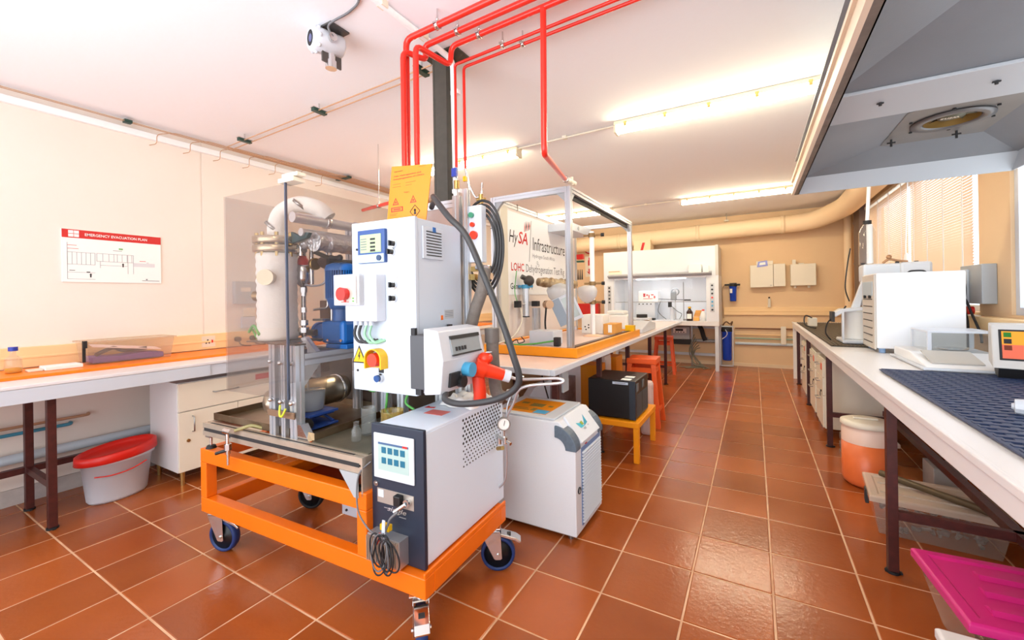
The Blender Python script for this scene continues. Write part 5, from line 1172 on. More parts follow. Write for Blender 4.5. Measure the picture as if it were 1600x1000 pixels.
b = MB(); b.lathe([(.017, -.008), (.026, -.008), (.026, .008), (.017, .008)], (-1.19, 2.88, 2.225), Y, n=16); t.part('clamp_ring', b, chrome)
# scale, papers on far end of bench
t = Thing('bench_scale', 'white laboratory scale on the far end of centre bench', 'scale', (-1.3, 5.6, .9))
b = MB(); b.prism([(5.2, .90), (6.0, .90), (6.0, .99), (5.6, 1.03), (5.2, .95)], (-1.52, 0, 0), Y, Z, (.34, 0, 0)); t.part('housing', b, white, bevel=.01)
b = MB(); b.cyl((-1.35, 5.85, 1.01), (-1.35, 5.85, 1.03), .12, n=24); t.part('pan', b, chrome)
b = MB(); b.box(-1.70, -1.38, 5.25, 5.6, .9005, 1.12); b.box(-1.66, -1.42, 5.3, 5.5, 1.12, 1.17); single('folded_cloths', 'stack of folded white cloths on bench behind the frame', 'cloth', b, paper, (-1.5, 5.4, .9), bevel=.03)
t = Thing('bench_appliance', 'black and white small appliance on bench in front of fume hood', 'appliance', (-1.5, 6.6, .9))
b = MB(); b.box(-1.62, -1.38, 6.5, 6.75, .9005, 1.02); t.part('body', b, white, bevel=.01)
b = MB(); b.cyl((-1.5, 6.6, 1.02), (-1.5, 6.6, 1.07), .08, n=20); t.part('black_ring', b, ink)

# cooler on low table
t = Thing('side_table', 'low orange table carrying the black cooler box', 'table', (-1.07, 3.75, 0))
b = MB(); b.box(-1.38, -.815, 3.42, 4.09, .285, .33); t.part('top', b, orange_y, bevel=.004)
for x in (-1.355, -.84):
    for y in (3.445, 4.065):
        b = MB(); b.box(x - .022, x + .022, y - .022, y + .022, 0, .284); t.part('leg', b, orange_y, bevel=.003)
t = Thing('black_cooler', 'black box shaped cooling unit with grille on the low orange table', 'cooler', (-1.05, 3.68, .332))
b = MB(); b.box(-1.255, -.85, 3.47, 3.93, .34, .655); t.part('case', b, blackm, bevel=.006)
b = MB(); b.box(-.9, -.85, 3.463, 3.47, .34, .655); t.part('front_edge', b, mat('edge_bluegrey', (44, 54, 66), .4))
b = MB()
for k in range(15):
    for (a, c) in ((3.50, 3.67), (3.70, 3.90)): b.box(-.85, -.847, a, c, .355 + k * .0125, .360 + k * .0125)
t.part('grille_bars', b, mat('grille_grey', (80, 88, 96), .4), kind='stuff')
for a, c in ((3.50, 3.56), (3.70, 3.76)):
    b = MB(); b.box(-.85, -.845, a, c, .565, .63); t.part('switch_plate', b, mat('sw_grey', (110, 116, 118), .4))
b = MB(); b.box(-1.04, -.91, 3.468, 3.4695, .622, .642); t.part('label_strip', b, mat('strip_blue', (200, 214, 232), .5))
b = MB(); b.box(-1.02, -.93, 3.4672, 3.468, .630, .634); t.part('label_print', b, inkg)
for y in (3.50, 3.62):
    b = MB(); b.box(-.98, -.90, y, y + .07, .6552, .6565); t.part('white_sticker', b, paper)
for x in (-1.22, -.88):
    for y in (3.5, 3.88):
        b = MB(); b.cyl((x, y, .3305), (x, y, .34), .012); t.part('foot', b, rubber)

# stools
def stool(cx, cy, w, h, rot, label, seat_m=orange_r):
    t = Thing('wooden_stool', label, 'stool', (cx, cy, 0), group='orange wooden stools')
    Mx = Matrix.Translation((cx, cy, 0)) @ Matrix.Rotation(rot, 4, 'Z')
    b = MB(); b.M = Mx; b.box(-w * .5, w * .5, -w * .5, w * .5, h - .055, h); t.part('seat', b, seat_m, bevel=.006)
    k = w * .40; f = w * .56
    for sx in (-1, 1):
        for sy in (-1, 1):
            b = MB(); b.M = Mx; q = .023
            top = [(sx * k - q, sy * k - q), (sx * k + q, sy * k - q), (sx * k + q, sy * k + q), (sx * k - q, sy * k + q)]; bot = [(p[0] + sx * (f - k), p[1] + sy * (f - k)) for p in top]
            b.add([(p[0], p[1], 0) for p in bot] + [(p[0], p[1], h - .055) for p in top], [(3, 2, 1, 0), (4, 5, 6, 7)] + [(i, (i + 1) % 4, 4 + (i + 1) % 4, 4 + i) for i in range(4)])
            t.part('leg', b, seat_m, bevel=.002)
    for z, hh in ((h - .12, .05), (.16, .035)):
        r = k + (f - k) * (1 - z / h)
        for s_ in (-1, 1):
            b = MB(); b.M = Mx; b.box(-r + .02, r - .02, s_ * r - .011, s_ * r + .011, z - hh / 2, z + hh / 2); t.part('rung', b, seat_m)
            b = MB(); b.M = Mx; b.box(s_ * r - .011, s_ * r + .011, -r + .02, r - .02, z - hh / 2, z + hh / 2); t.part('rung', b, seat_m)
stool(-1.035, 4.60, .30, .70, math.radians(2), 'orange wooden stool right behind the black cooler')
stool(-1.38, 7.72, .30, .64, math.radians(6), 'orange wooden stool farther back in front of the fume hood')
b = MB(); b.box(-.98, -.87, 4.16, 4.3, 0, .52); single('pinkish_bag', 'crumpled pale package between cooler table and stool', 'bag', b, mat('bag_pink', (214, 190, 184), .6), (-.92, 4.22, 0), bevel=.03)
# ================================================================= FUME HOOD
t = Thing('fume_hood', 'wide white fume hood with lit working chamber at the back wall', 'fume hood', (-1.57, 8.6, 0))
hw = mat('hood_white', (224, 228, 236), .4); yf, yb = 8.2, 9.0
b = MB(); b.box(-2.60, -.535, yf - .02, yb, .80, .88); t.part('worktop', b, mat('hood_top', (226, 224, 226), .35), bevel=.003)
b = MB(); b.box(-2.60, -2.40, yf, yb, .8805, 1.70); t.part('side_pillar', b, hw, bevel=.003)
b = MB(); b.box(-.735, -.535, yf, yb, .8805, 1.70); t.part('side_pillar', b, hw, bevel=.003)
b = MB(); b.box(-2.60, -.58, yf, yb, 1.70, 2.225); t.part('upper_case', b, hw, bevel=.003)
b = MB(); b.box(-.58, -.535, yf - .01, yb, 1.70, 2.235); t.part('end_panel', b, mat('hood_side', (206, 202, 198), .5))
b = MB(); b.prism([(0, 1.70), (-.10, 1.74), (-.10, 1.755), (0, 1.78)], (-2.50, yf, 0), Y, Z, (1.86, 0, 0)); t.part('sash_ledge', b, mat('ledge_grey', (170, 172, 180), .4))
b = MB(); b.box(-2.40, -.735, yb - .02, yb - .001, .881, 1.70); b.box(-2.40, -.735, yf + .05, yb, 1.68, 1.70); b.box(-2.403, -2.399, yf + .02, yb, .881, 1.7); b.box(-.737, -.733, yf + .02, yb, .881, 1.7); t.part('chamber_lining', b, bright)
b = MB(); b.box(-2.0, -1.1, yf + .15, yf + .22, 1.665, 1.68); t.part('chamber_lamp', b, mat('hood_lamp', (246, 250, 255), .5, emit=10))
b = MB(); b.cyl((-2.39, yf + .06, 1.235), (-.74, yf + .06, 1.235), .006); t.part('glass_rod', b, steel)
b = MB(); b.box(-2.396, -.738, yf + .052, yf + .058, 1.24, 1.66); t.part('sash_pane', b, pane_m)
b = MB(); b.cyl((-1.13, yf + .12, .881), (-1.13, yf + .12, 1.60), .007); b.cyl((-1.12, yf + .3, .881), (-1.12, yf + .3, .9), .05); t.part('stand_rod', b, steel)
b = MB(); b.box(-2.52, -1.9, yf - .0015, yf, 1.86, 1.875) if False else b.box(-2.50, -2.28, yf - .0015, yf, 1.83, 1.845); t.part('orange_label_line', b, mat('label_salmon', (236, 150, 110), .5))
b = MB(); b.box(-2.50, -2.24, yf - .001, yf, 1.78, 1.855); t.part('name_label', b, cream)
pl = []
for x, cols in ((-2.49, [ink, ink, inkg, ink, ink]), (-.64, [ink, ink, ink, plugred, skyblue, skyblue, ink])):
    b = MB(); b.box(x - .035, x + .035, yf - .004, yf, 1.05, 1.56); p_ = t.part('control_strip', b, mat('strip_silver', (190, 190, 190), .35, .3))
    for k, m_ in enumerate(cols):
        z = 1.52 - k * .072; b = MB(); b.cyl((x, yf - .004, z), (x, yf - .03, z), .018, .015, n=12); t.part('control_knob', b, m_, parent=p_)
for x in (-2.56, -.575):
    for y in (yf + .02, yb - .06):
        b = MB(); b.box(x - .03, x + .03, y - .03, y + .03, .0, .80); t.part('leg', b, white, bevel=.003)
b = MB(); b.box(-2.53, -.605, yb - .08, yb - .04, .17, .22); b.box(-2.53, -.605, yb - .08, yb - .04, .70, .74); t.part('rear_stretcher', b, white2)
for (x0, x1, z0, z1, lab) in ((-1.01, -.80, 1.757, 1.90, 'larger white carton on the ledge of the fume hood'), (-.775, -.68, 1.757, 1.87, 'smaller white carton on fume hood ledge, right one')):
    b = MB(); b.box(x0, x1, yf - .10, yf - .012, z0, z1); single('white_carton', lab, 'box', b, paper, ((x0 + x1) / 2, yf - .05, z0), bevel=.003)
def bottle(x, y, z, r, h, m_, capm, lab, label_=None):
    t = Thing('reagent_bottle', lab, 'bottle', (x, y, z))
    b = MB(); b.lathe([(.001, 0), (r, 0), (r, h * .62), (r * .5, h * .78), (r * .38, h * .84), (r * .38, h * .9), (.001, h * .9)], (x, y, z), n=18); t.part('body', b, m_)
    b = MB(); b.cyl((x, y, z + h * .88), (x, y, z + h), r * .5, n=14); t.part('cap', b, capm)
    if label_: b = MB(); b.box(x - r * .7, x + r * .7, y - r - .002, y - r * .8, z + h * .15, z + h * .5); t.part('label', b, label_)
bottle(-1.03, yf + .12, .881, .055, .26, brownglass, yellow, 'brown reagent bottle with yellow cap in the fume hood', paper)
bottle(-.80, yf + .10, .881, .045, .21, paper, plugred, 'white bottle at the right end of fume hood chamber')
b = MB(); b.box(-.97, -.87, yf + .12, yf + .2, .881, .95); single('orange_carton', 'small orange and white carton between the hood bottles', 'box', b, mat('carton_orange', (250, 180, 90), .5), (-.92, yf + .16, .881), bevel=.004)
b = MB(); b.prism([(0, 0), (.10, 0), (.14, .12), (.04, .12)], (-.98, yf + .25, .95), X, Z, (0, .06, 0)); single('orange_carton', 'orange tilted carton standing behind the other carton in hood', 'box', b, mat('carton_orange', (250, 180, 90), .5), (-.92, yf + .25, .95))
t = Thing('stirrer_stand', 'dark overhead stirrer on white stand inside the fume hood', 'stirrer', (-1.36, yf + .3, .881))
b = MB(); b.cyl((-1.36, yf + .3, .881), (-1.36, yf + .3, 1.12), .045, n=16); t.part('base_column', b, white)
b = MB(); b.cyl((-1.30, yf + .3, .9), (-1.30, yf + .3, 1.45), .010); t.part('rod', b, chrome)
b = MB(); b.box(-1.38, -1.28, yf + .24, yf + .33, 1.26, 1.42); t.part('motor', b, mat('stirrer_grey', (150, 158, 166), .4), bevel=.015)
b = MB(); b.lathe([(.055, -.02), (.075, -.02), (.075, .02), (.055, .02)], (-1.30, yf + .28, 1.42), Y, n=20); t.part('guard_ring', b, greypl)
b = MB(); b.box(-1.42, -1.36, yf + .2, yf + .26, 1.13, 1.24); t.part('black_box', b, ink)
b = MB(); b.cyl((-1.60, yf + .25, 1.29), (-1.05, yf + .25, 1.26), .006); b.box(-1.14, -1.02, yf + .22, yf + .25, 1.25, 1.275); t.part('arm', b, ink)
b = MB(); b.tube([(-1.36, yf + .22, 1.15), (-1.25, yf + .2, 1.05), (-1.18, yf + .2, 1.0), (-1.22, yf + .2, .9)], .005); b.tube([(-1.55, yf + .2, 1.25), (-1.6, yf + .2, 1.05), (-1.45, yf + .18, .9)], .005); t.part('wiring', b, ink)
t = Thing('white_instrument', 'white instrument with dark print at left inside the fume hood', 'instrument', (-1.85, yf + .35, .881))
b = MB(); b.box(-2.05, -1.68, yf + .3, yf + .6, .881, 1.22); t.part('case', b, white, bevel=.008)
b = MB(); b.box(-2.0, -1.62, yf + .3, yf + .55, 1.221, 1.45); t.part('upper_case', b, paper, bevel=.008)
for k in range(4):
    b = MB(); b.cyl((-1.98 + k * .075, yf + .3, 1.19), (-1.98 + k * .075, yf + .29, 1.19), .012, n=10); t.part('knob', b, ink)
b = MB()
for x, z, w_, h_ in ((-1.9, 1.33, .04, .07), (-1.84, 1.35, .03, .03), (-1.80, 1.31, .02, .06), (-1.75, 1.36, .05, .02), (-1.70, 1.30, .03, .05), (-1.9, 1.29, .18, .01)): b.box(x, x + w_, yf + .297, yf + .30, z, z + h_)
t.part('print', b, inkr)
b = MB(); b.box(-2.05, -1.9, yf + .12, yf + .26, .881, .93); b.box(-1.86, -1.66, yf + .1, yf + .26, .881, .92); t.part('black_tray', b, ink, bevel=.006)
# wall weighing display below hood and cables
t = Thing('weighing_terminal', 'grey terminal with display mounted under the fume hood', 'terminal', (-1.25, 8.75, .5))
b = MB(); b.box(-1.42, -1.08, 8.70, 8.78, .50, .74); t.part('case', b, greypl, bevel=.005)
b = MB(); b.box(-1.38, -1.14, 8.695, 8.70, .62, .71); t.part('face', b, paper)
b = MB(); b.box(-1.34, -1.20, 8.69, 8.695, .66, .70); t.part('display', b, ink)
b = MB(); [b.box(-1.35 + k * .05, -1.325 + k * .05, 8.69, 8.695, .63, .645) for k in range(4)]; t.part('keys', b, ink)
b = MB(); b.box(-1.44, -1.05, 8.70, 8.9, .40, .49); t.part('dark_shelf', b, slotm)
b = MB(); b.box(-1.06, -1.03, 8.70, 8.74, .0, .76); t.part('post', b, steel)
b = MB()
for k in range(6):
    x = -1.0 + .02 * k; b.tube([(x, 8.68, .6 - .05 * k), (x - .08, 8.6, .3), (x + .1 * math.sin(k), 8.55 - .03 * k, .08), (x + .15, 8.5, .01), (x + .3 * math.cos(k), 8.4 + .1 * math.sin(k), .008), (x + .1, 8.6, .01)], .008, n=6)
single('cable_tangle', 'tangle of cables on the floor below the fume hood', 'cables', b, mat('cable_mix', (120, 118, 104), .6), (-1, 8.6, 0))
b = MB(); b.tube([(-.9, 8.62, .78), (-.86, 8.6, .70), (-.83, 8.6, .58), (-.80, 8.6, .50)], .04, n=12); single('black_duct_hose', 'short black hose hanging under the fume hood worktop', 'hose', b, rubber, (-.86, 8.6, .7))
b = MB(); b.pipe([(-1.05, 8.95, .46), (-.55, 8.95, .46)], .03); b.pipe([(-.80, 8.9, .52), (-.80, 8.95, .44)], .022); single('drain_pipe', 'grey drain pipe on wall under the fume hood', 'pipe', b, greypl, (-.8, 8.95, .46))

# filters
t = Thing('water_filter', 'blue water filter cartridge with black head high on back wall', 'filter', (-.34, 8.93, 1.4))
b = MB(); b.lathe([(.001, 0), (.05, 0), (.055, .01), (.062, .27), (.066, .28), (.001, .28)], (-.34, 8.93, 1.225), n=20); t.part('housing', b, bluefilter)
b = MB(); b.cyl((-.34, 8.93, 1.505), (-.34, 8.93, 1.55), .075, .06, n=18); b.cyl((-.48, 8.93, 1.535), (-.22, 8.93, 1.535), .018); b.box(-.40, -.28, 8.96, 9.02, 1.52, 1.57); t.part('black_head', b, ink)
b = MB(); b.box(-.39, -.35, 8.865, 8.875, 1.38, 1.46); t.part('label', b, paper)
b = MB(); b.tube([(-.48, 8.93, 1.535), (-.52, 8.94, 1.45), (-.52, 8.96, 1.2), (-.51, 8.97, .9)], .007); t.part('thin_hose', b, mat('hose_tan', (170, 140, 110), .5))
t = Thing('water_filter', 'tall royal blue filter housing standing on the floor beside hood', 'filter', (-.44, 8.85, .0))
b = MB(); b.lathe([(.001, 0), (.07, 0), (.078, .02), (.085, .52), (.09, .54), (.001, .54)], (-.45, 8.84, .12), n=24); t.part('housing', b, bluefilter)
b = MB(); b.cyl((-.45, 8.84, .66), (-.45, 8.84, .74), .095, .085, n=20); t.part('black_head', b, ink)
b = MB(); b.box(-.55, -.34, 8.82, 8.99, .745, .76); b.box(-.355, -.34, 8.74, 8.76, .02, .745); b.box(-.55, -.34, 8.74, 8.76, .02, .04); b.box(-.57, -.555, 8.74, 8.76, .02, .745); t.part('white_bracket', b, white)
b = MB(); b.tube([(-.47, 8.75, .70), (-.44, 8.73, .64), (-.46, 8.73, .58), (-.53, 8.74, .52)], .007); t.part('white_hose', b, white)
b = MB(); b.tube([(-.52, 8.9, .77), (-.46, 8.86, .84), (-.40, 8.88, .80), (-.36, 8.9, .84), (-.38, 8.95, .77)], .012); t.part('coiled_pipe', b, mat('pipe_brown', (110, 76, 56), .5))
# pipes on the back wall below trunking
for z, r, m_, lab in ((.715, .012, mat('pipe_brownpaint', (120, 74, 50), .5), 'dark brown pipe along back wall, the top one'), (.60, .010, trunk_m, 'cream pipe along back wall, second from top'), (.53, .012, mat('pipe_greenish', (150, 180, 160), .5), 'greenish pipe along back wall, third from top'),
                      (.43, .026, ppipe, 'thick white pipe along the back wall, the lowest')):
    b = MB(); b.cyl((-.32, 8.985, z), (1.42, 8.985, z), r, n=12); single('wall_pipe', lab, 'pipe', b, m_, (.5, 8.985, z))
b = MB(); b.box(.41, .49, 8.94, 8.97, .44, .76); single('pipe_cover', 'short white vertical cover over the wall pipes', 'cover', b, cream, (.45, 8.95, .44), bevel=.004)
for x0, x1, z0, z1, lab, extra in ((-.055, .49, 1.475, 1.90, 'larger cream wall cabinet with lilac notice on back wall', 1), (.565, .935, 1.49, 1.87, 'smaller cream wall cabinet with two pipe stubs, right one', 0)):
    t = Thing('wall_box', lab, 'wall box', ((x0 + x1) / 2, 8.95, z0))
    if extra:
        b = MB(); b.box(x0, x0 + .36, 8.86, 9.018, z0, z1 - .02); b.box(x0 + .1, x0 + .36, 8.855, 9.018, z1 - .02, z1 + .05); t.part('main_case', b, cream, bevel=.005)
        b = MB(); b.box(x0 + .365, x1, 8.87, 9.018, z0 + .01, z1 - .01); t.part('side_case', b, cream, bevel=.005)
        b = MB(); b.prism([(0, 0), (.17, .02), (.16, .12), (.02, .10)], (x0 + .11, 8.85, z1 - .06), X, Z, (0, -.003, 0)); n_ = t.part('lilac_notice', b, mat('notice_lilac', (150, 160, 230), .5))
        b = MB(); b.prism([(.035, .035), (.135, .045), (.13, .09), (.045, .08)], (x0 + .11, 8.847, z1 - .06), X, Z, (0, -.002, 0)); t.part('notice_white', b, paper, parent=n_)
        b = MB(); b.box(x0 + .31, x0 + .34, 8.853, 8.856, z0 + .03, z0 + .036); t.part('maker_print', b, inkg)
    else:
        b = MB(); b.box(x0, x1, 8.86, 9.018, z0, z1); t.part('main_case', b, cream, bevel=.01)
        for x in (x0 + .07, x1 - .1):
            b = MB(); b.cyl((x, 8.93, z0 - .04), (x, 8.93, z0), .02); t.part('pipe_stub', b, cream)
        b = MB(); b.box(x0 + .03, x0 + .08, 8.88, 8.95, z1, z1 + .08); b.box(x0 + .12, x0 + .2, 8.9, 8.96, z1, z1 + .015); t.part('top_knob', b, cream)
t = Thing('small_bottle', 'little cream bottle with brown cap standing on back wall trunking', 'bottle', (.24, 8.96, 1.115))
b = MB(); b.cyl((.24, 8.96, 1.1105), (.24, 8.96, 1.27), .026, .02, n=14); t.part('body', b, cream)
b = MB(); b.cyl((.24, 8.96, 1.27), (.24, 8.96, 1.30), .014, n=12); t.part('cap', b, brownglass)
# safety signs left of the hood
t = Thing('extinguisher_sign', 'fire extinguisher sign with red arrow on wall left of hood', 'sign', (-3.19, 9.0, 1.8))
b = MB(); b.box(-3.28, -3.09, 9.012, 9.0195, 1.80, 2.26); t.part('plate', b, cream)
b = MB(); b.box(-3.215, -3.155, 9.009, 9.012, 2.05, 2.17); b.box(-3.20, -3.17, 9.009, 9.012, 2.17, 2.23); t.part('extinguisher_symbol', b, inkr)
b = MB(); b.prism([(-.07, .08), (-.02, .055), (-.02, .13), (.02, .13), (.02, .055), (.07, .08), (0, 0)], (-3.185, 9.0115, 1.85), X, Z, (0, -.003, 0)); t.part('arrow_symbol', b, inkr)
t = Thing('prohibition_sign', 'round red and white prohibition sign above the extinguisher sign', 'sign', (-3.35, 9.0, 2.4))
b = MB(); b.lathe([(.001, 0), (.11, 0), (.11, .008)], (-3.19, 9.019, 2.42), (0, -1, 0), n=24); b.cyl((-3.19, 9.0195, 2.42), (-3.19, 9.012, 2.42), .11, n=24); t.part('plate', b, inkr)
b = MB(); b.cyl((-3.19, 9.012, 2.42), (-3.19, 9.010, 2.42), .082, n=24); t.part('white_field', b, paper)
b = MB(); b.box(-3.27, -3.11, 9.007, 9.010, 2.405, 2.435); t.part('bar', b, inkr)
b = MB(); b.box(-3.43, -2.95, 8.88, 9.018, .92, 1.20); single('red_case', 'red box on the back wall seen through the aluminium frame', 'box', b, red, (-3.2, 8.95, .92), bevel=.006)

# ================================================================= RIGHT BENCH
t = Thing('window_bench', 'long white workbench with brown legs under the right window', 'bench', (.95, 4.5, 0))
b = MB(); b.box(.545, 1.395, .9, 8.0, .872, .900); t.part('worktop', b, lam)
b = MB(); b.box(.525, .545, .9, 8.02, .815, .902); b.box(.518, .53, .9, 8.02, .878, .906); t.part('edge_strip', b, lam, bevel=.004)
b = MB(); b.box(.53, 1.39, 8.0, 8.03, .0, .90); t.part('end_panel', b, paper, bevel=.002)
for y in (1.4, 2.67, 4.6, 6.20, 7.55):
    frame_leg(t, 1.33, .565, y, .871, rail=.285)
for x in (.99, 1.33):
    b = MB(); b.box(x - .02, x + .02, 1.4, 7.55, .265, .305); t.part('long_rail', b, brown)
b = MB(); b.box(.58, .60, 1.0, 7.6, .83, .87); b.box(1.30, 1.32, 1.0, 7.6, .83, .87); t.part('top_rail', b, brown)

def ubox(y0, y1, lab):
    t = Thing('drawer_cabinet', lab, 'cabinet', (.78, (y0 + y1) / 2, 0), group='drawer cabinets under the right bench')
    b = MB(); b.box(.56, 1.05, y0, y1, .09, .735); t.part('body', b, cream, bevel=.003)
    zs = (.10, .40, .57, .73)
    for k in range(3):
        b = MB(); b.box(.545, .56, y0 + .003, y1 - .003, zs[k], zs[k + 1] - .008); d = t.part('drawer', b, cream, bevel=.002)
        zm = zs[k + 1] - .06; ym = (y0 + y1) / 2
        b = MB(); b.tube([(.545, ym - .06, zm), (.515, ym - .06, zm), (.515, ym + .06, zm), (.545, ym + .06, zm)], .005, curve=False); t.part('handle', b, steel, parent=d)
        if k == 2:
            b = MB(); b.box(.543, .545, y0 + .04, y0 + .12, zs[k] + .06, zs[k] + .12); t.part('red_label', b, mat('label_red_orange', (224, 96, 60), .5), parent=d)
        if k == 1:
            b = MB(); b.cyl((.545, y0 + .08, zs[k] + .03), (.535, y0 + .08, zs[k] + .03), .010); b.box(.532, .536, y0 + .07, y0 + .09, zs[k] - .02, zs[k] + .02); t.part('lock_and_keys', b, slotm, parent=d)
    for x in (.59, 1.0):
        for y in (y0 + .04, y1 - .04):
            b = MB(); b.cyl((x, y, 0), (x, y, .09), .014); t.part('leg', b, steel)
ubox(4.84, 5.30, 'cream drawer cabinet under right bench, nearest the camera')
ubox(5.42, 5.88, 'cream drawer cabinet under right bench, second from camera')
ubox(6.35, 6.8, 'cream drawer cabinet under right bench, third and farthest')
b = MB(); b.box(1.06, 1.08, 2.8, 4.55, .30, .86); single('upright_board', 'white panel standing behind the drum under right bench', 'panel', b, lam, (1.07, 3.7, .3))

# drum
t = Thing('liquid_drum', 'round plastic drum full of orange liquid beside near bench leg', 'drum', (.68, 3.82, 0))
b = MB(); b.lathe([(.001, 0), (.115, 0), (.138, .02), (.145, .05), (.145, .30), (.001, .30)], (.68, 3.82, .001), n=32); t.part('lower_body', b, orangeliq)
b = MB(); b.lathe([(.145, .301), (.145, .39), (.135, .41), (.142, .412), (.142, .43), (.135, .44)], (.68, 3.82, .001), n=32); t.part('upper_body', b, mat('drum_pale', (244, 214, 196), .4))
b = MB(); b.lathe([(.148, .415), (.152, .42), (.150, .445), (.125, .455), (.001, .457)], (.68, 3.82, .001), n=32); t.part('lid', b, cream)
b = MB(); b.box(.60, .74, 3.80, 3.83, .458, .472); t.part('lid_handle', b, cream, bevel=.005)

def lidcrate(name, cx, cy, L, Wd, H, rot, label, lidm, cat='crate', ribs=False, tp=.03):
    t = Thing(name, label, cat, (cx, cy, 0)); Mx = Matrix.Translation((cx, cy, 0)) @ Matrix.Rotation(rot, 4, 'Z')
    b = MB(); b.M = Mx; crate(b, -L / 2, L / 2, -Wd / 2, Wd / 2, .002, H, tp=tp, rim=.008); t.part('shell', b, frostc)
    b = MB(); b.M = Mx; e = .014
    prof = [(0, H + .001), (0, H + .022), (.02, H + .03), (.05, H + .03)]
    a, c = L / 2 + e, Wd / 2 + e
    rings = [(a, c, H - .012), (a, c, H + .014), (a - .008, c - .008, H + .022), (a - .04, c - .04, H + .022), (a - .05, c - .05, H + .014)]
    vs = []; fs = []
    for (x, y, z) in rings: vs += [(-x, -y, z), (x, -y, z), (x, y, z), (-x, y, z)]
    for k in range(len(rings) - 1): fs += [(k * 4 + i, k * 4 + (i + 1) % 4, (k + 1) * 4 + (i + 1) % 4, (k + 1) * 4 + i) for i in range(4)]
    q = (len(rings) - 1) * 4; fs.append((q, q + 1, q + 2, q + 3)); b.add(vs, fs)
    l = t.part('lid', b, lidm, bevel=.003)
    if ribs:
        for k, f in enumerate((-.28, -.02, .24)):
            b = MB(); b.M = Mx; y = f * Wd; b.prism([(-.03, 0), (-.012, .012), (.012, .012), (.03, 0)], (-L / 2 + .08 + .03 * k, y, H + .015), Y, Z, (L - .16 - .03 * k, 0, 0)); t.part('lid_rib', b, lidm, parent=l)
    return t, Mx
tt, Mx = lidcrate('storage_box', .84, 3.20, .53, .36, .20, math.radians(-5), 'clear storage box with cream lid holding cable scraps under right bench', glass('cloudy_lid', (244, 232, 216), .55, .10, .15, dcol=(240, 226, 206)))
b = MB(); b.M = Mx; b.box(-.285, -.268, -.06, .0, .12, .20); tt.part('latch', b, slotm, bevel=.003)
for k in range(2):
    b = MB(); b.M = Mx; b.box(-.22, .22, -.10 + k * .14, -.04 + k * .14, .214, .224); tt.part('lid_rib', b, MATS['cloudy_lid'])
b = MB(); b.M = Mx
for k in range(90):
    x = random.uniform(-.21, .21); y = random.uniform(-.13, .13); z = random.uniform(.02, .12); r = random.uniform(.006, .016); d_ = Vector((random.uniform(-1, 1), random.uniform(-1, 1), random.uniform(-.3, .5))).normalized() * random.uniform(.02, .05)
    b.cyl((x, y, z), Vector((x, y, z)) + d_, r, r * random.uniform(.5, 1), n=6, smooth=False)
o_ = single('cable_scraps', 'grey jumble of parts lying inside the clear storage box', 'scraps', b, mat('scrap_grey', (150, 150, 158), .6, var=.5, vscale=30), (.84, 3.2, .02), kind='stuff')
b = MB(); b.cyl((.66, 3.36, .245), (1.0, 3.02, .245), .019, n=16); b.cyl((1.0, 3.02, .245), (1.012, 3.008, .245), .0205, n=16)
single('metal_tube', 'olive brown metal tube lying across the cream storage lid', 'tube', b, mat('tube_brown', (96, 82, 60), .4, .4), (.83, 3.2, .245))
tt, Mx = lidcrate('storage_box', .95, 2.215, .70, .44, .235, math.radians(4), 'storage box with bright magenta lid under the near end of bench', pink, ribs=True, tp=.06)
tt, Mx = lidcrate('storage_box', .93, 1.72, .80, .42, .20, math.radians(0), 'storage box with translucent white lid at bottom right corner', mat('lid_white', (228, 226, 228), .35))
tt, Mx = lidcrate('storage_box', .80, 4.42, .30, .24, .16, 0, 'small clear box on floor behind the orange drum', mat('lid_clear', (226, 218, 210), .4))
b = MB(); b.box(.95, 1.1, 3.55, 3.75, .0, .26); single('grey_block', 'grey concrete block standing behind the near bench leg', 'block', b, mat('block_grey', (170, 164, 156), .8, var=.2), (1.02, 3.65, 0), bevel=.004)
b = MB()
for k in range(3): b.box(.60, .70, 4.3 + .0 * k, 4.4, .001 + .07 * k, .06 + .07 * k)
single('bagged_item', 'clear bagged items between cabinet leg and orange drum', 'bag', b, frostc, (.65, 4.35, 0), bevel=.01)

# mats: real grids of cords
def gridmat(name, x0, x1, y0, y1, lab, m_, sx, sy, w1_):
    b = MB(); z = .9065
    nx = int((x1 - x0) / sx); ny = int((y1 - y0) / sy)
    for i in range(nx + 1):
        x = x0 + (x1 - x0) * i / nx; b.box(x - w1_, x + w1_, y0, y1, z, z + .006)
    for j in range(ny + 1):
        y = y0 + (y1 - y0) * j / ny; b.box(x0, x1, y - w1_, y + w1_, z - .003, z + .008)
    return single(name, lab, 'mat', b, m_, ((x0 + x1) / 2, (y0 + y1) / 2, .9), kind='stuff')
o_ = gridmat('rubber_mat', .635, 1.32, 1.3, 3.17, 'dark blue open grid rubber mat on the near part of bench', mat_m, .044, .050, .0115)
b = MB(); b.box(.565, 1.25, 4.45, 7.8, .9015, .9075); t = single('ribbed_mat', 'dark brown ribbed mat on the far part of the bench', 'mat', b, mat_b, (.9, 6, .9))
b = MB()
for k in range(26): x = .575 + k * .026; b.box(x, x + .012, 4.46, 7.79, .9075, .9125)
link = link_mesh('mat_ribs', b, mat('mat_rib_lighter', (92, 78, 58), .6), Vector((.9, 6, .9)), t, kind='stuff')

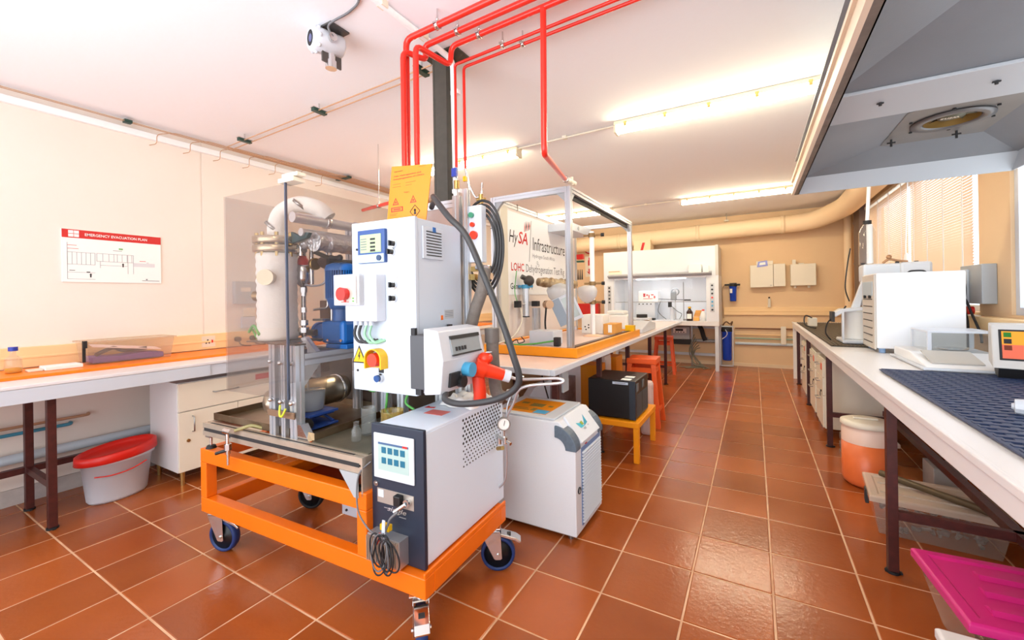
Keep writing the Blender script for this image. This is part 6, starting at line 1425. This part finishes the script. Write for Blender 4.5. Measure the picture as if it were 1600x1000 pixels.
# big white instrument
t = Thing('large_instrument', 'big plain white boxy instrument with buttoned end on right bench', 'instrument', (1.04, 4.3, .9))
b = MB(); b.box(.795, 1.275, 4.09, 4.50, .935, 1.50); t.part('case', b, mat('instrument_white', (240, 242, 246), .35), bevel=.008)
b = MB(); b.box(.783, .796, 4.10, 4.49, .925, 1.49); fp = t.part('front_panel', b, mat('panel_warm_grey', (206, 200, 192), .4), bevel=.005)
b = MB(); b.box(.780, .783, 4.14, 4.46, 1.33, 1.44); t.part('recess', b, mat('recess_blue', (178, 200, 216), .3), parent=fp)
for k in range(7):
    b = MB(); z = 1.30 - k * .055; b.box(.779, .783, 4.16, 4.44, z, z + .006); t.part('slot', b, slotm, parent=fp)
for k in range(2):
    b = MB(); b.cyl((.783, 4.20 + k * .16, 1.322), (.768, 4.20 + k * .16, 1.322), .012, n=10); t.part('knob', b, ink, parent=fp)
for x in (.83, 1.24):
    for y in (4.12, 4.46):
        b = MB(); b.cyl((x, y, .9025), (x, y, .935), .02, n=14); t.part('foot', b, mat('foot_blue', (130, 160, 200), .4))
b = MB(); b.tube([(1.0, 4.2, 1.50), (1.02, 4.2, 1.512), (1.08, 4.2, 1.512), (1.1, 4.2, 1.50)], .006); t.part('top_handle', b, slotm)

# rotary evaporator / stand instrument behind
t = Thing('rotary_evaporator', 'white rotary evaporator with glass bath and tall bottle on right bench', 'evaporator', (.95, 4.8, .9))
b = MB(); b.box(.665, .90, 4.60, 4.95, .914, .945); t.part('base', b, white, bevel=.01)
b = MB(); b.lathe([(.001, 0), (.11, 0), (.115, .01), (.115, .24), (.12, .245), (.108, .245), (.104, .02), (.001, .015)], (.80, 4.78, .946), n=30); t.part('bath', b, mat('bath_white', (246, 244, 240), .3))
b = MB(); b.box(.665, .68, 4.62, 4.66, .946, 1.20); t.part('side_post', b, white)
b = MB(); b.prism([(.60, 1.17), (.66, 1.215), (.86, 1.235), (.86, 1.205), (.68, 1.185), (.62, 1.14)], (0, 4.63, 0), X, Z, (0, .14, 0)); t.part('lower_arm', b, white, bevel=.006)
b = MB(); b.box(.595, .615, 4.62, 4.77, 1.10, 1.19); t.part('dark_end', b, slotm)
b = MB(); b.prism([(.74, 1.22), (.83, 1.50), (.86, 1.50), (.80, 1.22)], (0, 4.68, 0), X, Z, (0, .05, 0)); t.part('sloping_arm', b, white, bevel=.005)
b = MB(); b.box(.82, 1.17, 4.66, 4.85, 1.44, 1.60); t.part('head', b, white2, bevel=.02)
b = MB(); b.box(1.06, 1.26, 4.64, 4.87, 1.40, 1.605); t.part('rear_head', b, white, bevel=.02)
for x in (.825, 1.05, 1.17):
    b = MB(); b.box(x - .012, x + .012, 4.68, 4.70, 1.598, 1.612); t.part('black_clip', b, ink)
b = MB(); b.lathe([(.03, -.02), (.055, -.02), (.055, .02), (.03, .02)], (.89, 4.63, 1.42), Y, n=22); t.part('dark_collar', b, slotm)
b = MB(); b.cyl((.84, 4.72, 1.24), (.84, 4.72, 1.44), .035, n=16); t.part('condenser', b, frost)
b = MB(); b.lathe([(.062, 0), (.062, .28), (.045, .32), (.028, .345), (.028, .37)], (.87, 4.75, 1.602), n=24); bt_ = t.part('tall_glass', b, clear)
b = MB(); b.cyl((.885, 4.75, 1.61), (.885, 4.75, 1.95), .022, n=14); t.part('inner_tube', b, bright, parent=bt_)
b = MB(); b.cyl((.87, 4.75, 1.955), (.87, 4.75, 1.985), .03, n=16); t.part('black_cap', b, ink, parent=bt_)
b = MB(); b.cyl((.87, 4.75, 1.985), (.885, 4.72, 2.4), .014, n=10); t.part('riser_hose', b, bright)
b = MB(); b.tube([(.96, 4.70, 1.605), (1.0, 4.70, 1.635), (1.06, 4.70, 1.62), (1.12, 4.7, 1.61)], .010); b.sphere((1.0, 4.7, 1.655), .02, 10, 6); t.part('brass_tap', b, mat('tap_tan', (170, 130, 96), .4, .3))
b = MB(); b.tube([(.70, 4.66, 1.24), (.66, 4.66, 1.18), (.58, 4.7, 1.10), (.56, 4.72, 1.0), (.60, 4.75, .93)], .006); b.tube([(.73, 4.7, 1.28), (.70, 4.68, 1.40), (.72, 4.7, 1.6), (.75, 4.75, 1.75)], .005); t.part('black_lead', b, ink)
t = Thing('corner_plug_box', 'cream socket with hanging leads at the far window trunking', 'socket', (1.0, 7.0, 1.1))
b = MB(); b.box(.62, .72, 6.8, 6.9, .913, 1.03); t.part('plug_block', b, cream, bevel=.01)
b = MB(); b.tube([(.66, 6.8, 1.03), (.58, 6.7, 1.06), (.57, 6.6, .95), (.66, 6.4, .92)], .008); t.part('lead', b, ink)
# wall box behind instrument with cables
t = Thing('electrical_wall_box', 'grey wall box with red sockets and crossing cables below the blind', 'box', (1.47, 4.45, 1.15))
b = MB(); b.box(1.42, 1.499, 4.30, 4.66, 1.26, 1.55); t.part('case', b, greypl, bevel=.005)
b = MB(); b.box(1.405, 1.42, 4.50, 4.68, 1.175, 1.52); t.part('white_plate', b, white2, bevel=.003)
for y, z in ((4.62, 1.30), (4.44, 1.21)):
    b = MB(); b.cyl((1.405 if y > 4.5 else 1.42, y, z), (1.38, y, z), .03, n=16); t.part('red_socket', b, red)
def cab(pts): 
    b = MB(); b.tube(pts, .008, n=8); t.part('cable', b, ink)
cab([(1.33, 4.60, 1.46), (1.36, 4.50, 1.46), (1.37, 4.42, 1.40), (1.36, 4.42, 1.28), (1.32, 4.55, 1.15), (1.30, 4.62, 1.05), (1.30, 4.62, .92)])
cab([(1.33, 4.60, 1.32), (1.36, 4.48, 1.28), (1.36, 4.36, 1.16), (1.34, 4.28, 1.05), (1.33, 4.26, .95)])
cab([(1.33, 4.60, 1.33), (1.37, 4.45, 1.31), (1.37, 4.3, 1.18), (1.36, 4.15, 1.06), (1.35, 4.1, 1.0)])
cab([(1.36, 4.42, 1.30), (1.34, 4.52, 1.22), (1.31, 4.64, 1.12)])

# balance
t = Thing('analytical_balance', 'white analytical balance with clear draught shield on right bench', 'balance', (1.1, 3.6, .9))
b = MB(); b.prism([(3.30, .915), (3.34, .93), (3.62, .975), (3.95, .975), (3.95, .915)], (.86, 0, 0), Y, Z, (.40, 0, 0)); t.part('body', b, MATS['instrument_white'], bevel=.01)
b = MB(); b.box(.84, 1.28, 3.28, 3.96, .903, .918); t.part('base_plate', b, white2, bevel=.005)
b = MB(); b.prism([(.0, .0), (.20, .05), (.20, .056), (.0, .006)], (.90, 3.36, .935), Y, Z, (.22, 0, 0)); t.part('display_pad', b, mat('pad_grey', (196, 192, 186), .4))
zz0, zz1 = .976, 1.095
b = MB(); b.box(.95, 1.26, 3.62, 3.95, zz1, zz1 + .012); 
for x in (.96, 1.25):
    for y in (3.63, 3.94): b.box(x - .010, x + .010, y - .010, y + .010, zz0, zz1)
t.part('shield_frame', b, white, bevel=.003)
b = MB(); b.box(.955, .958, 3.64, 3.93, zz0, zz1); b.box(.97, 1.24, 3.622, 3.625, zz0, zz1); b.box(.97, 1.24, 3.945, 3.948, zz0, zz1); t.part('shield_pane', b, clear)
b = MB(); b.lathe([(.001, 0), (.07, 0), (.075, .008), (.06, .010), (.001, .010)], (1.11, 3.78, .98), n=24); t.part('pan', b, chrome)

# titrator with amber display
t = Thing('titrator_console', 'grey console with amber and pink touch display at right edge', 'console', (1.2, 2.9, .9))
Mx = Matrix.Translation((1.045, 3.06, .945)) @ Matrix.Rotation(math.radians(-16), 4, 'Z')
b = MB(); b.M = Mx; b.prism([(0, .02), (.115, .235), (.30, .235), (.30, .02)], (0, 0, 0), Y, Z, (.50, 0, 0)); t.part('housing', b, mat('console_grey', (206, 204, 202), .4), bevel=.006)
b = MB(); b.M = Mx; b.prism([(.05, -.035), (.0, .02), (.30, .02), (.28, -.035)], (.02, 0, 0), Y, Z, (.46, 0, 0)); t.part('dark_underside', b, slotm)
nrm = Vector((0, -.882, .472)); vv = Vector((0, .472, .882))
def face(name, x0, x1, a, c, m_, k, parent=None):
    b = MB(); b.M = Mx; b.prism([(x0, a), (x1, a), (x1, c), (x0, c)], Vector((0, 0, .02)) + nrm * (.001 * k), X, vv, nrm * .001); return t.part(name, b, m_, parent=parent)
db = face('display_bezel', .025, .46, .045, .215, ink, 0)
face('display_lower', .035, .45, .055, .13, screen_p, 1, db); face('display_upper', .035, .45, .13, .205, screen_o, 1, db)
for k, m_ in enumerate((mat('icon_green', (40, 120, 40), .4), ink, mat('icon_brown', (120, 50, 30), .4))): face('display_icon', .042, .068, .172 - k * .036, .198 - k * .036, m_, 2, db)
face('display_window', .16, .25, .14, .165, slotm, 2, db)
b = MB(); b.M = Mx
for k in range(4): b.prism([(.14 + k * .016, .072), (.15 + k * .016, .072), (.15 + k * .016, .082), (.14 + k * .016, .082)], Vector((0, 0, .02)) + nrm * .002, X, vv, nrm * .001)
t.part('display_digits', b, inkr, parent=db)
b = MB(); b.lathe([(.001, 0), (.010, 0), (.012, .006), (.026, .008), (.028, .03), (.026, .034), (.026, .09)], (.80, 2.21, .940), (.95, -.31, 0), n=10, smooth=False); single('white_stopper', 'white plastic stopper lying on the blue grid mat', 'stopper', b, white, (.83, 2.2, .94))

# ================================================================= GREY CANOPY OVERHEAD
t = Thing('extraction_canopy', 'large grey metal extraction canopy with round fan over the right bench', 'canopy', (.86, 2.2, 2.12))
x0, x1, y0, y1, z0, z1 = .275, 1.44, -.6, 3.92, 2.12, 2.235
b = MB(); b.box(x0, x0 + .006, y0, y1, z0, z1); b.box(x0 - .012, x0, y0, y1, z0, z0 + .014); b.box(x0 - .012, x0, y0, y1, z1 - .02, z1)
t.part('left_rim', b, mat('rim_cream', (232, 214, 192), .45))
b = MB(); b.box(x0 + .006, x0 + .035, y0, y1, z0 + .0, z0 + .004); b.box(x0 + .03, x0 + .035, y0, y1, z0, z1 - .01); t.part('left_inner_flange', b, mat('flange_brownish', (128, 118, 110), .5, .3, var=.3, vscale=12))
b = MB(); b.box(x0 + .006, x1, y1 - .006, y1, z0, z1); b.prism([(0, 0), (-.004, 0), (-.10, .115), (-.096, .115)], (x0 + .036, y1 - .006, z0), Y, Z, (x1 - x0 - .04, 0, 0)); t.part('far_rim', b, galv_l)
b = MB(); b.box(x1 - .006, x1, y0, y1, z0, z1); b.box(x0, x1, y0, y0 + .006, z0, z1); t.part('outer_rim', b, galv_l)
def bay(ya, yb_, plate, name):
    xa, xb = x0 + .036, x1 - .01; za = z0 + .10; zb = z0 + .20; px0, px1, py0, py1 = plate
    b = MB(); v = [(xa, ya, za), (xb, ya, za), (xb, yb_, za), (xa, yb_, za), (px0, py0, zb), (px1, py0, zb), (px1, py1, zb), (px0, py1, zb)]
    b.add(v, [(0, 1, 5, 4), (1, 2, 6, 5), (2, 3, 7, 6), (3, 0, 4, 7)]); return t.part(name, b, galv)
bay(2.66, 3.83, (.74, 1.20, 3.02, 3.60), 'sloping_lining')
b = MB(); vs = []; fx_, fy_ = .965, 3.25
for k in range(32):
    a = 2 * PI * k / 32; dx, dy = math.cos(a), math.sin(a); q = min((.245 if dx > 0 else .235) / max(abs(dx), 1e-4), (.37 if dy > 0 else .25) / max(abs(dy), 1e-4))
    vs += [(fx_ + dx * .125, fy_ + dy * .125, z0 + .195), (fx_ + dx * q, fy_ + dy * q, z0 + .195)]
b.add(vs, [(2 * k, 2 * k + 1, (2 * k + 3) % 64, (2 * k + 2) % 64) for k in range(32)]); t.part('fan_plate', b, mat('fan_plate_grey', (134, 132, 130), .45, .35, var=.12, vscale=5))
bay(.2, 2.30, (.75, 1.05, .9, 1.6), 'sloping_lining')
bay(-.6, .18, (.75, 1.05, -.4, 0), 'sloping_lining')
b = MB(); b.box(.74, 1.06, .88, 1.62, z0 + .196, z0 + .20); t.part('lining_plate', b, galv)
b = MB(); b.box(x0 + .03, x1 - .01, 2.30, 2.66, z0 + .085, z0 + .10); t.part('cross_beam', b, galv_l, bevel=.003)
for x in (.5, .86, 1.25):
    b = MB(); b.cyl((x, 2.45, z0 + .085), (x, 2.45, z0 + .07), .006, n=8); b.box(x - .012, x + .012, 2.445, 2.455, z0 + .078, z0 + .083); t.part('wing_bolt', b, slotm)
for x, y in ((.76, 3.48), (1.06, 3.5)):
    b = MB(); b.cyl((x, y, z0 + .194), (x, y, z0 + .15), .006, n=8); b.box(x - .02, x + .02, y - .004, y + .004, z0 + .17, z0 + .178); t.part('wing_bolt', b, slotm)
fc = (.965, 3.25, z0 + .193)
b = MB(); b.lathe([(.15, 0), (.17, -.002), (.17, -.008), (.125, -.012), (.115, 0), (.115, .08)], fc, n=36); t.part('fan_ring', b, mat('ring_dark', (112, 110, 110), .4, .5))
b = MB(); b.lathe([(.001, .076), (.112, .076)], fc, n=30); t.part('throat_back', b, slotm)
b = MB(); b.lathe([(.114, -.004), (.112, .08)], fc, n=30); t.part('fan_throat', b, mat('throat_brass', (176, 140, 80), .35, .6))
b = MB(); b.lathe([(.001, .01), (.055, .012), (.06, .03), (.06, .08)], fc, n=24); hb = t.part('fan_hub', b, mat('hub_olive', (96, 92, 72), .5, .3))
for k in range(9):
    a = 2 * PI * k / 9; b = MB(); c_ = Vector(fc); r_ = Vector((math.cos(a), math.sin(a), 0)); tn = Vector((-math.sin(a), math.cos(a), 0))
    b.add([c_ + r_ * .058 + tn * .01 + Z * .02, c_ + r_ * .108 + tn * .02 + Z * .02, c_ + r_ * .108 - tn * .02 + Z * .05, c_ + r_ * .058 - tn * .01 + Z * .05], [(0, 1, 2, 3)]); t.part('fan_blade', b, mat('hub_olive', (96, 92, 72), .5, .3), parent=hb)
t.part('hub_lettering', tmesh('wins', (fc[0] + .035, fc[1] - .01, fc[2] + .009), -X, Y, .03, bold=.02), cream, parent=hb)
for k in range(6):
    a = 2 * PI * k / 6 + .3; b = MB(); b.cyl((fc[0] + .19 * math.cos(a), fc[1] + .19 * math.sin(a), fc[2]), (fc[0] + .19 * math.cos(a), fc[1] + .19 * math.sin(a), fc[2] - .006), .008, n=8); t.part('screw', b, slotm)
b = MB(); b.box(.6, 1.2, 2.7, 3.5, z1 + .12, 2.84); t.part('shroud', b, galv_l)
b = MB(); b.box(x0 + .006, x1 - .006, y0 + .006, y1 - .11, z1 + .115, z1 + .12); t.part('roof_sheet', b, galv_l)
for x in (.5, 1.3):
    for y in (.2, 2.2, 3.7):
        b = MB(); b.cyl((x, y, z1 + .12), (x, y, 2.85), .006); t.part('hanger_rod', b, steel)
